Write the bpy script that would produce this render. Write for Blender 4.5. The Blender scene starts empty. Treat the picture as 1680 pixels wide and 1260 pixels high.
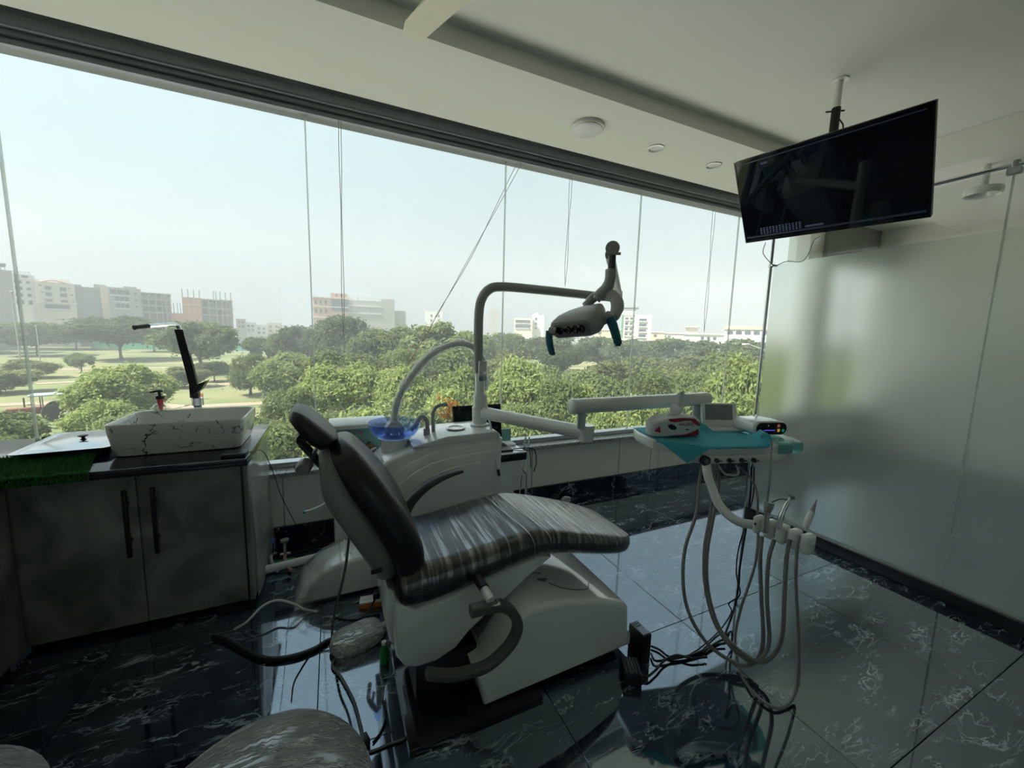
import bpy, bmesh, math, random
import numpy as np
from mathutils import Vector, Matrix, Quaternion

# ------------------------------------------------------------------ camera, sky, sun, exposure
SC = bpy.context.scene
COL = SC.collection
FPX, CX, CY, HC = 640.0, 840.0, 630.0, 1.5          # focal length in px of a 1680x1260 frame, eye height
def _basis():
    d = np.array([709-CX, -(5770-CY), -FPX]); up = -d/np.linalg.norm(d)
    x = np.array([2250-CX, -(585-CY), -FPX]); x = x-up*x.dot(up); x /= np.linalg.norm(x)
    return np.stack([x, np.cross(up, x), up], axis=1)
MC = _basis()
EYE = np.array([0, 0, HC])
def _ray(px, py): return MC.T @ np.array([(px-CX)/FPX, -(py-CY)/FPX, -1.0])
def on_y(px, py, y): r = _ray(px, py); return Vector(EYE+r*(y/r[1]))
def on_x(px, py, x): r = _ray(px, py); return Vector(EYE+r*(x/r[0]))
def on_z(px, py, z): r = _ray(px, py); return Vector(EYE+r*((z-HC)/r[2]))
def far(px, py, d): return Vector(EYE+_ray(px, py)*d)

cam_d = bpy.data.cameras.new('camera'); cam = bpy.data.objects.new('camera', cam_d); COL.objects.link(cam)
cam_d.sensor_width = 36.0; cam_d.lens = FPX/1680*36; cam_d.clip_start = 0.02; cam_d.clip_end = 2000
_m = Matrix(MC.T.tolist()).to_4x4(); _m.translation = Vector(EYE); cam.matrix_world = _m
SC.camera = cam
SC.view_settings.view_transform = 'Standard'; SC.view_settings.look = 'None'
SC.view_settings.gamma = 1.0; SC.view_settings.use_curve_mapping = False
SC.view_settings.exposure = 0.45

world = bpy.data.worlds.new('hazy_sky'); SC.world = world; world.use_nodes = True
def _sky():
    nt = world.node_tree; N = nt.nodes; N.clear()
    tc = N.new('ShaderNodeTexCoord'); sp = N.new('ShaderNodeSeparateXYZ'); nt.links.new(tc.outputs['Generated'], sp.inputs[0])
    cr = N.new('ShaderNodeValToRGB'); nt.links.new(sp.outputs['Z'], cr.inputs[0])
    e = cr.color_ramp.elements
    e[0].position = 0.0; e[0].color = (0.27, 0.36, 0.39, 1)
    e[1].position = 0.85; e[1].color = (0.40, 0.56, 0.66, 1)
    m = e.new(0.22); m.color = (0.37, 0.50, 0.55, 1)
    # broad milky brightening on the sun's side of the sky
    dt = N.new('ShaderNodeVectorMath'); dt.operation = 'DOT_PRODUCT'; dt.inputs[1].default_value = Vector((-0.70, 0.28, 0.66)).normalized()
    nt.links.new(tc.outputs['Generated'], dt.inputs[0])
    mr = N.new('ShaderNodeMapRange'); mr.inputs[1].default_value = 0.2; mr.inputs[2].default_value = 1.0; mr.inputs[3].default_value = 0.96; mr.inputs[4].default_value = 1.42
    nt.links.new(dt.outputs['Value'], mr.inputs[0])
    bg = N.new('ShaderNodeBackground'); nt.links.new(cr.outputs[0], bg.inputs[0]); nt.links.new(mr.outputs[0], bg.inputs[1])
    out = N.new('ShaderNodeOutputWorld'); nt.links.new(bg.outputs[0], out.inputs[0])
_sky()
sun_d = bpy.data.lights.new('sun', 'SUN'); sun_d.energy = 10.5; sun_d.angle = math.radians(4); sun_d.color = (1.0, 0.94, 0.82)
sun = bpy.data.objects.new('sun', sun_d); COL.objects.link(sun)
sun.rotation_euler = Vector((-0.62, -0.05, 0.78)).to_track_quat('Z', 'Y').to_euler()

# ------------------------------------------------------------------ helpers
R = random.Random(7)
PI = math.pi
def wloc(o):
    v = Vector((0, 0, 0))
    while o is not None: v += o.location; o = o.parent
    return v
def tag(o, label=None, cat=None, group=None, kind=None):
    if label: o['label'] = label
    if cat: o['category'] = cat
    if group: o['group'] = group
    if kind: o['kind'] = kind
    return o
def thing(name, label, cat, loc, group=None, kind=None):
    o = bpy.data.objects.new(name, None); COL.objects.link(o); o.location = loc; o.empty_display_size = 0.05
    return tag(o, label, cat, group, kind)
def part(name, mesh, parent=None):
    o = bpy.data.objects.new(name, mesh); COL.objects.link(o)
    if parent is not None: o.parent = parent
    return o
def spline(pts, n=8):
    p = [Vector(q) for q in pts]
    if len(p) < 3: return p
    out = []
    q = [p[0]*2-p[1]]+p+[p[-1]*2-p[-2]]
    for i in range(1, len(q)-2):
        a, b, c, d = q[i-1], q[i], q[i+1], q[i+2]
        for k in range(n):
            t = k/n
            out.append(0.5*((2*b)+(c-a)*t+(2*a-5*b+4*c-d)*t*t+(3*b-a-3*c+d)*t**3))
    out.append(p[-1]); return out
def catenary(a, b, sag, n=14):
    a, b = Vector(a), Vector(b)
    return [a.lerp(b, k/n)-Vector((0, 0, sag*4*(k/n)*(1-k/n))) for k in range(n+1)]

class MB:
    def __init__(s): s.v = []; s.f = []
    def add(s, vs, fs):
        b = len(s.v); s.v += [Vector(v) for v in vs]; s.f += [tuple(i+b for i in f) for f in fs]; return s
    def _bm(s, bm, M=None):
        bm.verts.index_update(); b = len(s.v)
        s.v += [(M @ v.co) if M is not None else v.co.copy() for v in bm.verts]
        s.f += [tuple(v.index+b for v in f.verts) for f in bm.faces]; bm.free(); return s
    def box(s, lo, hi, bev=0.0, seg=2, rz=0.0, rot=None):
        lo, hi = Vector(lo), Vector(hi); c = (lo+hi)/2; d = hi-lo
        bm = bmesh.new(); bmesh.ops.create_cube(bm, size=1.0)
        for v in bm.verts: v.co = Vector((v.co.x*d.x, v.co.y*d.y, v.co.z*d.z))
        if bev > 0: bmesh.ops.bevel(bm, geom=bm.edges[:], offset=min(bev, min(abs(d.x), abs(d.y), abs(d.z))*0.49), segments=seg, profile=0.5, affect='EDGES')
        M = Matrix.Translation(c) @ (rot.to_4x4() if rot is not None else Matrix.Rotation(rz, 4, 'Z'))
        return s._bm(bm, M)
    def cyl(s, a, b, r0, r1=None, n=16, cap=True):
        return s.tube([a, b], [r0, r0 if r1 is None else r1], n, cap)
    def tube(s, pts, r, n=10, cap=True, flat=1.0):
        p = [Vector(q) for q in pts]; m = len(p)
        rs = r if isinstance(r, (list, tuple)) else [r]*m
        if len(rs) != m: rs = [rs[min(len(rs)-1, int(i*(len(rs)-1)/(m-1)+0.5))] for i in range(m)]
        T = [(p[min(i+1, m-1)]-p[max(i-1, 0)]).normalized() for i in range(m)]
        u = T[0].orthogonal().normalized(); b = len(s.v)
        for i in range(m):
            if i: u = (T[i-1].rotation_difference(T[i]) @ u); u = (u-T[i]*u.dot(T[i])).normalized()
            w = T[i].cross(u)
            for k in range(n):
                a = 2*PI*k/n; s.v.append(p[i]+(u*math.cos(a)+w*math.sin(a)*flat)*rs[i])
        for i in range(m-1):
            for k in range(n):
                k2 = (k+1) % n; s.f.append((b+i*n+k, b+i*n+k2, b+(i+1)*n+k2, b+(i+1)*n+k))
        if cap: s.f.append(tuple(b+k for k in range(n))[::-1]); s.f.append(tuple(b+(m-1)*n+k for k in range(n)))
        return s
    def lathe(s, prof, c, n=24, axis=(0, 0, 1)):
        q = Vector((0, 0, 1)).rotation_difference(Vector(axis).normalized()); c = Vector(c); b = len(s.v)
        for r, z in prof:
            for k in range(n):
                a = 2*PI*k/n; s.v.append(c+q @ Vector((r*math.cos(a), r*math.sin(a), z)))
        m = len(prof)
        for i in range(m-1):
            for k in range(n):
                k2 = (k+1) % n; s.f.append((b+i*n+k, b+i*n+k2, b+(i+1)*n+k2, b+(i+1)*n+k))
        if prof[0][0] > 1e-5: s.f.append(tuple(b+k for k in range(n))[::-1])
        if prof[-1][0] > 1e-5: s.f.append(tuple(b+(m-1)*n+k for k in range(n)))
        return s
    def loft(s, secs, cap=True, closed=True):
        b = len(s.v); n = len(secs[0])
        for q in secs: s.v += [Vector(x) for x in q]
        for i in range(len(secs)-1):
            for k in range(n if closed else n-1):
                k2 = (k+1) % n; s.f.append((b+i*n+k, b+i*n+k2, b+(i+1)*n+k2, b+(i+1)*n+k))
        if cap: s.f.append(tuple(b+k for k in range(n))[::-1]); s.f.append(tuple(b+(len(secs)-1)*n+k for k in range(n)))
        return s
    def prism(s, poly, y0, y1, bev=0.0, seg=2, ax='y', M=None):
        """polygon in (x,z) pulled along y, edges rounded (ax='y'); or in (x,y) pulled along z (ax='z')"""
        bm = bmesh.new()
        mk = (lambda a, c, t: (a, t, c)) if ax == 'y' else (lambda a, c, t: (a, c, t))
        A = [bm.verts.new(mk(a, c, y0)) for a, c in poly]; B = [bm.verts.new(mk(a, c, y1)) for a, c in poly]
        f1 = bm.faces.new(A); f2 = bm.faces.new(B[::-1]); n = len(poly)
        for k in range(n): bm.faces.new((A[k], B[k], B[(k+1) % n], A[(k+1) % n]))
        bmesh.ops.recalc_face_normals(bm, faces=bm.faces[:])
        if bev > 0:
            es = [e for e in bm.edges if (f1 in e.link_faces) or (f2 in e.link_faces)]
            bmesh.ops.bevel(bm, geom=es, offset=bev, segments=seg, profile=0.5, affect='EDGES', clamp_overlap=True)
        return s._bm(bm, M)
    def ball(s, c, r, n=12, m=8):
        r = Vector(r) if not isinstance(r, (int, float)) else Vector((r, r, r)); c = Vector(c)
        bm = bmesh.new(); bmesh.ops.create_uvsphere(bm, u_segments=n, v_segments=m, radius=1.0)
        for v in bm.verts: v.co = c+Vector((v.co.x*r.x, v.co.y*r.y, v.co.z*r.z))
        return s._bm(bm)
    def grid(s, fn, nu, nv):
        b = len(s.v)
        for i in range(nu+1):
            for j in range(nv+1): s.v.append(Vector(fn(i/nu, j/nv)))
        for i in range(nu):
            for j in range(nv):
                a = b+i*(nv+1)+j; s.f.append((a, a+1, a+nv+2, a+nv+1))
        return s
    def xf(s, M):
        s.v = [M @ v for v in s.v]; return s
    def mesh(s, name, mat, off=None, ang=35, fix=True):
        off = off if off is not None else Vector((0, 0, 0))
        me = bpy.data.meshes.new(name); me.from_pydata([tuple(v-off) for v in s.v], [], s.f)
        if fix:
            bm = bmesh.new(); bm.from_mesh(me); bmesh.ops.recalc_face_normals(bm, faces=bm.faces[:]); bm.to_mesh(me); bm.free()
        if ang is not None:
            me.shade_smooth(); me.set_sharp_from_angle(angle=math.radians(ang))
        me.materials.append(mat); return me
    def build(s, name, mat, parent=None, ang=35, fix=True, subd=0):
        off = wloc(parent) if parent is not None else None
        o = part(name, s.mesh(name, mat, off, ang, fix), parent)
        if subd:
            md = o.modifiers.new('subdivision', 'SUBSURF'); md.levels = subd; md.render_levels = subd
        return o
def solo(name, mb, mat, label, cat, group=None, ang=35, fix=True, subd=0, kind=None):
    """a thing made of one mesh, its origin at its own base"""
    lo = Vector([min(v[i] for v in mb.v) for i in range(3)]); hi = Vector([max(v[i] for v in mb.v) for i in range(3)])
    c = Vector(((lo.x+hi.x)/2, (lo.y+hi.y)/2, lo.z))
    o = part(name, mb.mesh(name, mat, c, ang, fix)); o.location = c
    if subd:
        md = o.modifiers.new('subdivision', 'SUBSURF'); md.levels = subd; md.render_levels = subd
    return tag(o, label, cat, group, kind)
def struct(name, mb, mat, parent=None, label=None, ang=35):
    o = mb.build(name, mat, parent, ang)
    if parent is None: o['kind'] = 'structure'
    if label: o['label'] = label
    return o

# ------------------------------------------------------------------ materials
MT = {}
def nodes(name):
    m = bpy.data.materials.new(name); m.use_nodes = True; nt = m.node_tree
    b = nt.nodes['Principled BSDF']; return m, nt, b
def mat(name, col, rough=0.5, metal=0.0, spec=0.5, var=0.06, scale=12.0, bump=0.0, bscale=60.0, coat=0.0, rvar=0.0, ior=None, emit=None, es=1.0, sheen=0.0, trans=0.0, stretch=None):
    m, nt, b = nodes(name); L = nt.links
    tc = nt.nodes.new('ShaderNodeTexCoord'); nz = nt.nodes.new('ShaderNodeTexNoise'); nz.inputs['Scale'].default_value = scale; nz.inputs['Detail'].default_value = 4
    src = tc.outputs['Object']
    if stretch:
        mp = nt.nodes.new('ShaderNodeMapping'); mp.inputs['Scale'].default_value = stretch; L.new(src, mp.inputs[0]); src = mp.outputs[0]
    L.new(src, nz.inputs['Vector'])
    mx = nt.nodes.new('ShaderNodeMix'); mx.data_type = 'RGBA'; L.new(nz.outputs['Fac'], mx.inputs['Factor'])
    mx.inputs['A'].default_value = (*[c*(1-var) for c in col], 1); mx.inputs['B'].default_value = (*[min(1, c*(1+var)) for c in col], 1)
    L.new(mx.outputs['Result'], b.inputs['Base Color'])
    b.inputs['Roughness'].default_value = rough; b.inputs['Metallic'].default_value = metal
    b.inputs['Specular IOR Level'].default_value = spec; b.inputs['Coat Weight'].default_value = coat; b.inputs['Coat Roughness'].default_value = 0.08
    if ior: b.inputs['IOR'].default_value = ior
    if trans: b.inputs['Transmission Weight'].default_value = trans
    if sheen: b.inputs['Sheen Weight'].default_value = sheen
    if rvar:
        mr = nt.nodes.new('ShaderNodeMapRange'); mr.inputs[3].default_value = max(0, rough-rvar); mr.inputs[4].default_value = rough+rvar
        L.new(nz.outputs['Fac'], mr.inputs[0]); L.new(mr.outputs[0], b.inputs['Roughness'])
    if bump:
        n2 = nt.nodes.new('ShaderNodeTexNoise'); n2.inputs['Scale'].default_value = bscale; n2.inputs['Detail'].default_value = 3; L.new(src, n2.inputs['Vector'])
        bp = nt.nodes.new('ShaderNodeBump'); bp.inputs['Strength'].default_value = bump; bp.inputs['Distance'].default_value = 0.01
        L.new(n2.outputs['Fac'], bp.inputs['Height']); L.new(bp.outputs[0], b.inputs['Normal'])
    if emit: b.inputs['Emission Color'].default_value = (*emit, 1); b.inputs['Emission Strength'].default_value = es
    MT[name] = m; return m
def thin_glass(name, tint=(0.97, 0.99, 0.98), rough=0.0, ior=1.45, extra=0.0, dirt=0.0, gloss=(1, 1, 1), streak=None, streak_amt=0.0, bump=0.0, base=None):
    """pane or film: what is behind shows through, the surface mirrors by Fresnel"""
    m, nt, b = nodes(name); N = nt.nodes; L = nt.links; N.remove(b)
    tr = N.new('ShaderNodeBsdfTransparent'); tr.inputs[0].default_value = (*tint, 1)
    gl = N.new('ShaderNodeBsdfGlossy'); gl.inputs[0].default_value = (*gloss, 1); gl.inputs['Roughness'].default_value = rough
    # Schlick reflectance, the same from both sides of a thin sheet
    fr = N.new('ShaderNodeLayerWeight'); fr.inputs[0].default_value = 0.5
    pw = N.new('ShaderNodeMath'); pw.operation = 'POWER'; pw.inputs[1].default_value = 5.0; L.new(fr.outputs['Facing'], pw.inputs[0])
    f0 = ((ior-1)/(ior+1))**2
    ma = N.new('ShaderNodeMath'); ma.operation = 'MULTIPLY_ADD'; ma.inputs[1].default_value = 1-f0; ma.inputs[2].default_value = f0; L.new(pw.outputs[0], ma.inputs[0])
    fac = ma.outputs[0]
    tc = N.new('ShaderNodeTexCoord')
    if streak:
        mp = N.new('ShaderNodeMapping'); mp.inputs['Scale'].default_value = streak; L.new(tc.outputs['Object'], mp.inputs[0])
        nz = N.new('ShaderNodeTexNoise'); nz.inputs['Scale'].default_value = 1.0; nz.inputs['Detail'].default_value = 5; nz.inputs['Distortion'].default_value = 0.6; L.new(mp.outputs[0], nz.inputs['Vector'])
        mr = N.new('ShaderNodeMapRange'); mr.inputs[1].default_value = 0.5; mr.inputs[2].default_value = 0.8; mr.inputs[3].default_value = extra; mr.inputs[4].default_value = extra+streak_amt; L.new(nz.outputs['Fac'], mr.inputs[0])
        ad = N.new('ShaderNodeMath'); ad.operation = 'ADD'; ad.use_clamp = True; L.new(fac, ad.inputs[0]); L.new(mr.outputs[0], ad.inputs[1]); fac = ad.outputs[0]
        if bump:
            bp = N.new('ShaderNodeBump'); bp.inputs['Strength'].default_value = bump; bp.inputs['Distance'].default_value = 0.01; L.new(nz.outputs['Fac'], bp.inputs['Height'])
            L.new(bp.outputs[0], gl.inputs['Normal']); L.new(bp.outputs[0], fr.inputs['Normal'])
    elif extra:
        ad = N.new('ShaderNodeMath'); ad.operation = 'ADD'; ad.use_clamp = True; L.new(fac, ad.inputs[0]); ad.inputs[1].default_value = extra; fac = ad.outputs[0]
    mx = N.new('ShaderNodeMixShader'); L.new(fac, mx.inputs[0]); L.new(tr.outputs[0], mx.inputs[1]); L.new(gl.outputs[0], mx.inputs[2]); res = mx.outputs[0]
    if dirt:
        d1 = N.new('ShaderNodeBsdfDiffuse'); d1.inputs[0].default_value = (*(base or (0.8, 0.8, 0.78)), 1)
        d2 = N.new('ShaderNodeBsdfTranslucent'); d2.inputs[0].default_value = (*(base or (0.8, 0.8, 0.78)), 1)
        df = N.new('ShaderNodeMixShader'); df.inputs[0].default_value = 0.5; L.new(d1.outputs[0], df.inputs[1]); L.new(d2.outputs[0], df.inputs[2])
        nd = N.new('ShaderNodeTexNoise'); nd.inputs['Scale'].default_value = 3.0; nd.inputs['Detail'].default_value = 6; L.new(tc.outputs['Object'], nd.inputs['Vector'])
        md = N.new('ShaderNodeMath'); md.operation = 'MULTIPLY'; md.inputs[1].default_value = dirt*2; L.new(nd.outputs['Fac'], md.inputs[0])
        m2 = N.new('ShaderNodeMixShader'); L.new(md.outputs[0], m2.inputs[0]); L.new(res, m2.inputs[1]); L.new(df.outputs[0], m2.inputs[2]); res = m2.outputs[0]
    L.new(res, N['Material Output'].inputs[0]); MT[name] = m; return m
# ------------------------------------------------------------------ materials of the setting
def marble_tile(key='tile', ior=3.1):
    m, nt, b = nodes('dark_marble_'+key); N = nt.nodes; L = nt.links
    tc = N.new('ShaderNodeTexCoord'); oi = N.new('ShaderNodeObjectInfo')
    rn = N.new('ShaderNodeMath'); rn.operation = 'MULTIPLY'; rn.inputs[1].default_value = 37.0; L.new(oi.outputs['Random'], rn.inputs[0])
    ad = N.new('ShaderNodeVectorMath'); ad.operation = 'ADD'; L.new(tc.outputs['Object'], ad.inputs[0]); L.new(rn.outputs[0], ad.inputs[1])
    mp = N.new('ShaderNodeMapping'); mp.inputs['Scale'].default_value = (0.8, 2.3, 1.0); mp.inputs['Rotation'].default_value = (0, 0, 0.5); L.new(ad.outputs[0], mp.inputs[0])
    v = mp.outputs[0]
    wp = N.new('ShaderNodeTexNoise'); wp.inputs['Scale'].default_value = 3.0; wp.inputs['Detail'].default_value = 6; L.new(v, wp.inputs['Vector'])
    def vein(scale, lo, hi, dist, rough=0.6):
        n = N.new('ShaderNodeTexNoise'); n.inputs['Scale'].default_value = scale; n.inputs['Detail'].default_value = 4; n.inputs['Roughness'].default_value = rough; n.inputs['Distortion'].default_value = dist; L.new(v, n.inputs['Vector'])
        s = N.new('ShaderNodeMath'); s.operation = 'SUBTRACT'; s.inputs[1].default_value = 0.5; L.new(n.outputs['Fac'], s.inputs[0])
        a = N.new('ShaderNodeMath'); a.operation = 'ABSOLUTE'; L.new(s.outputs[0], a.inputs[0])
        r = N.new('ShaderNodeMapRange'); r.inputs[1].default_value = lo; r.inputs[2].default_value = hi; r.inputs[3].default_value = 1; r.inputs[4].default_value = 0; L.new(a.outputs[0], r.inputs[0]); return r.outputs[0]
    v1 = vein(2.6, 0.0, 0.013, 0.8, 0.55); v2 = vein(6.5, 0.0, 0.024, 0.6, 0.6)
    # veins come and go
    gt = N.new('ShaderNodeTexNoise'); gt.inputs['Scale'].default_value = 4.5; gt.inputs['Detail'].default_value = 3; L.new(v, gt.inputs['Vector'])
    g = N.new('ShaderNodeMapRange'); g.inputs[1].default_value = 0.46; g.inputs[2].default_value = 0.70; L.new(gt.outputs['Fac'], g.inputs[0])
    m1 = N.new('ShaderNodeMath'); m1.operation = 'MAXIMUM'; L.new(v1, m1.inputs[0]); L.new(v2, m1.inputs[1])
    m2 = N.new('ShaderNodeMath'); m2.operation = 'MULTIPLY'; L.new(m1.outputs[0], m2.inputs[0]); L.new(g.outputs[0], m2.inputs[1])
    # pale shell flecks
    vo = N.new('ShaderNodeTexVoronoi'); vo.inputs['Scale'].default_value = 5.0; L.new(v, vo.inputs['Vector'])
    fl = N.new('ShaderNodeMapRange'); fl.inputs[1].default_value = 0.05; fl.inputs[2].default_value = 0.13; fl.inputs[3].default_value = 0.5; fl.inputs[4].default_value = 0; L.new(vo.outputs['Distance'], fl.inputs[0])
    fm = N.new('ShaderNodeMath'); fm.operation = 'MULTIPLY'; L.new(fl.outputs[0], fm.inputs[0])
    gg = N.new('ShaderNodeMapRange'); gg.inputs[1].default_value = 0.55; gg.inputs[2].default_value = 0.6; L.new(wp.outputs['Fac'], gg.inputs[0]); L.new(gg.outputs[0], fm.inputs[1])
    m3 = N.new('ShaderNodeMath'); m3.operation = 'MAXIMUM'; L.new(m2.outputs[0], m3.inputs[0]); L.new(fm.outputs[0], m3.inputs[1])
    base = N.new('ShaderNodeValToRGB'); L.new(wp.outputs['Fac'], base.inputs[0])
    e = base.color_ramp.elements; e[0].position = 0.3; e[0].color = (0.003, 0.005, 0.011, 1); e[1].position = 0.75; e[1].color = (0.02, 0.032, 0.058, 1)
    mx = N.new('ShaderNodeMix'); mx.data_type = 'RGBA'; L.new(m3.outputs[0], mx.inputs['Factor']); L.new(base.outputs[0], mx.inputs['A']); mx.inputs['B'].default_value = (0.50, 0.56, 0.62, 1)
    L.new(mx.outputs['Result'], b.inputs['Base Color']); b.inputs['Roughness'].default_value = 0.04; b.inputs['IOR'].default_value = ior; b.inputs['Specular Tint'].default_value = (0.74, 0.87, 1.0, 1)
    MT[key] = m; return m
marble_tile(); marble_tile('skirting', 1.5)
mat('grout', (0.16, 0.17, 0.18), 0.8)
mat('ceiling_paint', (0.80, 0.80, 0.77), 0.85, var=0.02, scale=1.5)
mat('wall_paint', (0.84, 0.83, 0.78), 0.8, var=0.03, scale=1.5)
mat('rear_paint', (0.80, 0.80, 0.78), 0.8, var=0.03, scale=1.5)
mat('panel_white', (0.85, 0.84, 0.77), 0.45, var=0.03, scale=2.0)
mat('grey_paint', (0.30, 0.31, 0.29), 0.7, var=0.04, scale=2.0)
mat('aluminium', (0.55, 0.56, 0.57), 0.32, 1.0, var=0.05)
mat('dark_aluminium', (0.20, 0.22, 0.25), 0.4, 0.6, var=0.05)
thin_glass('silicone', (0.74, 0.77, 0.75), 0.3, dirt=0.3, base=(0.8,0.83,0.8))
mat('chrome', (0.75, 0.76, 0.77), 0.1, 1.0, var=0.03)
mat('black_base', (0.012, 0.013, 0.015), 0.3, var=0.2)
def granite():
    m, nt, b = nodes('speckled_granite'); N = nt.nodes; L = nt.links
    tc = N.new('ShaderNodeTexCoord'); vo = N.new('ShaderNodeTexVoronoi'); vo.inputs['Scale'].default_value = 160; L.new(tc.outputs['Object'], vo.inputs['Vector'])
    cr = N.new('ShaderNodeValToRGB'); L.new(vo.outputs['Color'], cr.inputs[0]); e = cr.color_ramp.elements
    e[0].position = 0.1; e[0].color = (0.12, 0.12, 0.12, 1); e[1].position = 0.9; e[1].color = (0.62, 0.61, 0.58, 1)
    L.new(cr.outputs[0], b.inputs['Base Color']); b.inputs['Roughness'].default_value = 0.25; MT['granite'] = m
granite()
thin_glass('window_glass', (0.985, 0.995, 0.99), dirt=0.02)
thin_glass('clear_glass', (0.975, 0.99, 0.98), dirt=0.006)
def frosted():
    m, nt, b = nodes('frosted_film'); N = nt.nodes; L = nt.links; N.remove(b)
    rf = N.new('ShaderNodeBsdfRefraction'); rf.inputs['Color'].default_value = (0.97, 1.0, 0.98, 1); rf.inputs['Roughness'].default_value = 0.52; rf.inputs['IOR'].default_value = 1.12
    tl = N.new('ShaderNodeBsdfTranslucent'); tl.inputs[0].default_value = (0.92, 0.97, 0.94, 1)
    df = N.new('ShaderNodeBsdfDiffuse'); df.inputs[0].default_value = (0.52, 0.58, 0.55, 1)
    gl = N.new('ShaderNodeBsdfGlossy'); gl.inputs['Roughness'].default_value = 0.28
    a = N.new('ShaderNodeMixShader'); a.inputs[0].default_value = 0.22; L.new(rf.outputs[0], a.inputs[1]); L.new(tl.outputs[0], a.inputs[2])
    c = N.new('ShaderNodeMixShader'); c.inputs[0].default_value = 0.05; L.new(a.outputs[0], c.inputs[1]); L.new(df.outputs[0], c.inputs[2])
    fr = N.new('ShaderNodeFresnel'); fr.inputs[0].default_value = 1.22
    d = N.new('ShaderNodeMixShader'); L.new(fr.outputs[0], d.inputs[0]); L.new(c.outputs[0], d.inputs[1]); L.new(gl.outputs[0], d.inputs[2])
    L.new(d.outputs[0], N['Material Output'].inputs[0]); MT['frost'] = m
frosted()

# ------------------------------------------------------------------ room shell
X0, X1, YB, YW = -2.7, 6.7, -2.6, 3.02
floor = struct('floor', MB().box((X0, YB, -0.12), (X1, YW+0.1, -0.014)), MT['grout'], label='dark polished marble tile floor')
TX, TY = 0.88, 0.83
tmesh = MB().box((-TX/2+0.0015, -TY/2+0.0015, -0.014), (TX/2-0.0015, TY/2-0.0015, 0.0), 0.001, 1).mesh('tile', MT['tile'])
for i in range(-2, 7):
    for j in range(-5, 2):
        cx, cy = -0.10+TX*(i+0.5), 1.36+TY*(j+0.5)
        if cy-TY/2 > YW or cx+TX/2 < X0 or cx-TX/2 > X1: continue
        t = part('tile', tmesh, floor); t.location = (cx, cy, 0); t.rotation_euler.z = PI*((i+j) % 2)
struct('ceiling', MB().box((X0, YB, 3.10), (X1, 2.2, 3.3)), MT['ceiling_paint'], label='off-white painted ceiling with recessed centre')
struct('ceiling_soffit', MB().box((X0, 2.2, 3.0), (X1, 2.9, 3.3)), MT['ceiling_paint'], label='lowered plaster strip of the ceiling along the window')
struct('ceiling_pocket', MB().box((X0, 2.9, 3.09), (X1, 3.02, 3.3)), MT['ceiling_paint'], label='shadowed curtain pocket between ceiling strip and window head')
tr1 = MB().box((X0, 3.02, 2.93), (X1, 3.2, 3.3), 0.006)
struct('trim_1', tr1, MT['dark_aluminium'], label='dark aluminium head beam above the window')
struct('trim_2', MB().box((X0, 2.98, 2.955), (X1, 3.02, 3.02), 0.012, 3).box((X0, 3.04, 2.895), (X1, 3.16, 2.93), 0.004), MT['dark_aluminium'], label='rounded head rail with slim glazing channel')
wl = struct('wall_left', MB().box((X0-0.15, YB, -0.1), (X0, 3.2, 3.3)), MT['rear_paint'])
struct('wall_back', MB().box((X0, YB-0.15, -0.1), (X1, YB, 1.0)).box((X0, YB-0.15, 2.4), (X1, YB, 3.3)).box((X0, YB-0.15, 1.0), (-0.9, YB, 2.4)).box((0.7, YB-0.15, 1.0), (X1, YB, 2.4)), MT['rear_paint'])
w3 = thing('window_fill_rear', 'added rear window out of view, letting in fill light', None, (-0.1, YB, 1.0), kind='structure')  # added opening out of view; its daylight fills the room
for a in (-0.9, -0.1): MB().box((a+0.02, YB-0.08, 1.03), (a+0.78, YB-0.07, 2.37)).build('pane', MT['window_glass'], w3, ang=None)
MB().box((-0.9, YB-0.12, 1.0), (0.7, YB-0.03, 1.03)).box((-0.9, YB-0.12, 2.37), (0.7, YB-0.03, 2.4)).box((-0.12, YB-0.12, 1.03), (-0.08, YB-0.03, 2.37)).build('window_frame', MT['aluminium'], w3)
struct('wall_right', MB().box((X1, YB, -0.1), (X1+0.15, 3.2, 0.7)).box((X1, YB, 2.3), (X1+0.15, 3.2, 3.3)).box((X1, YB, 0.7), (X1+0.15, -1.6, 2.3)).box((X1, 0.6, 0.7), (X1+0.15, 3.2, 2.3)), MT['wall_paint'])
w4 = thing('window_fill_side', 'added side window brightening the neighbouring bay', None, (X1, -0.5, 0.7), kind='structure')  # added opening, unseen; its daylight lifts the bay behind the film
for a in (-1.6, -0.5): MB().box((X1+0.07, a+0.02, 0.73), (X1+0.08, a+1.08, 2.27)).build('pane', MT['window_glass'], w4, ang=None)
MB().box((X1+0.03, -1.6, 0.7), (X1+0.12, 0.6, 0.73)).box((X1+0.03, -1.6, 2.27), (X1+0.12, 0.6, 2.3)).box((X1+0.03, -0.52, 0.73), (X1+0.12, -0.48, 2.27)).build('window_frame', MT['aluminium'], w4)
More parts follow.
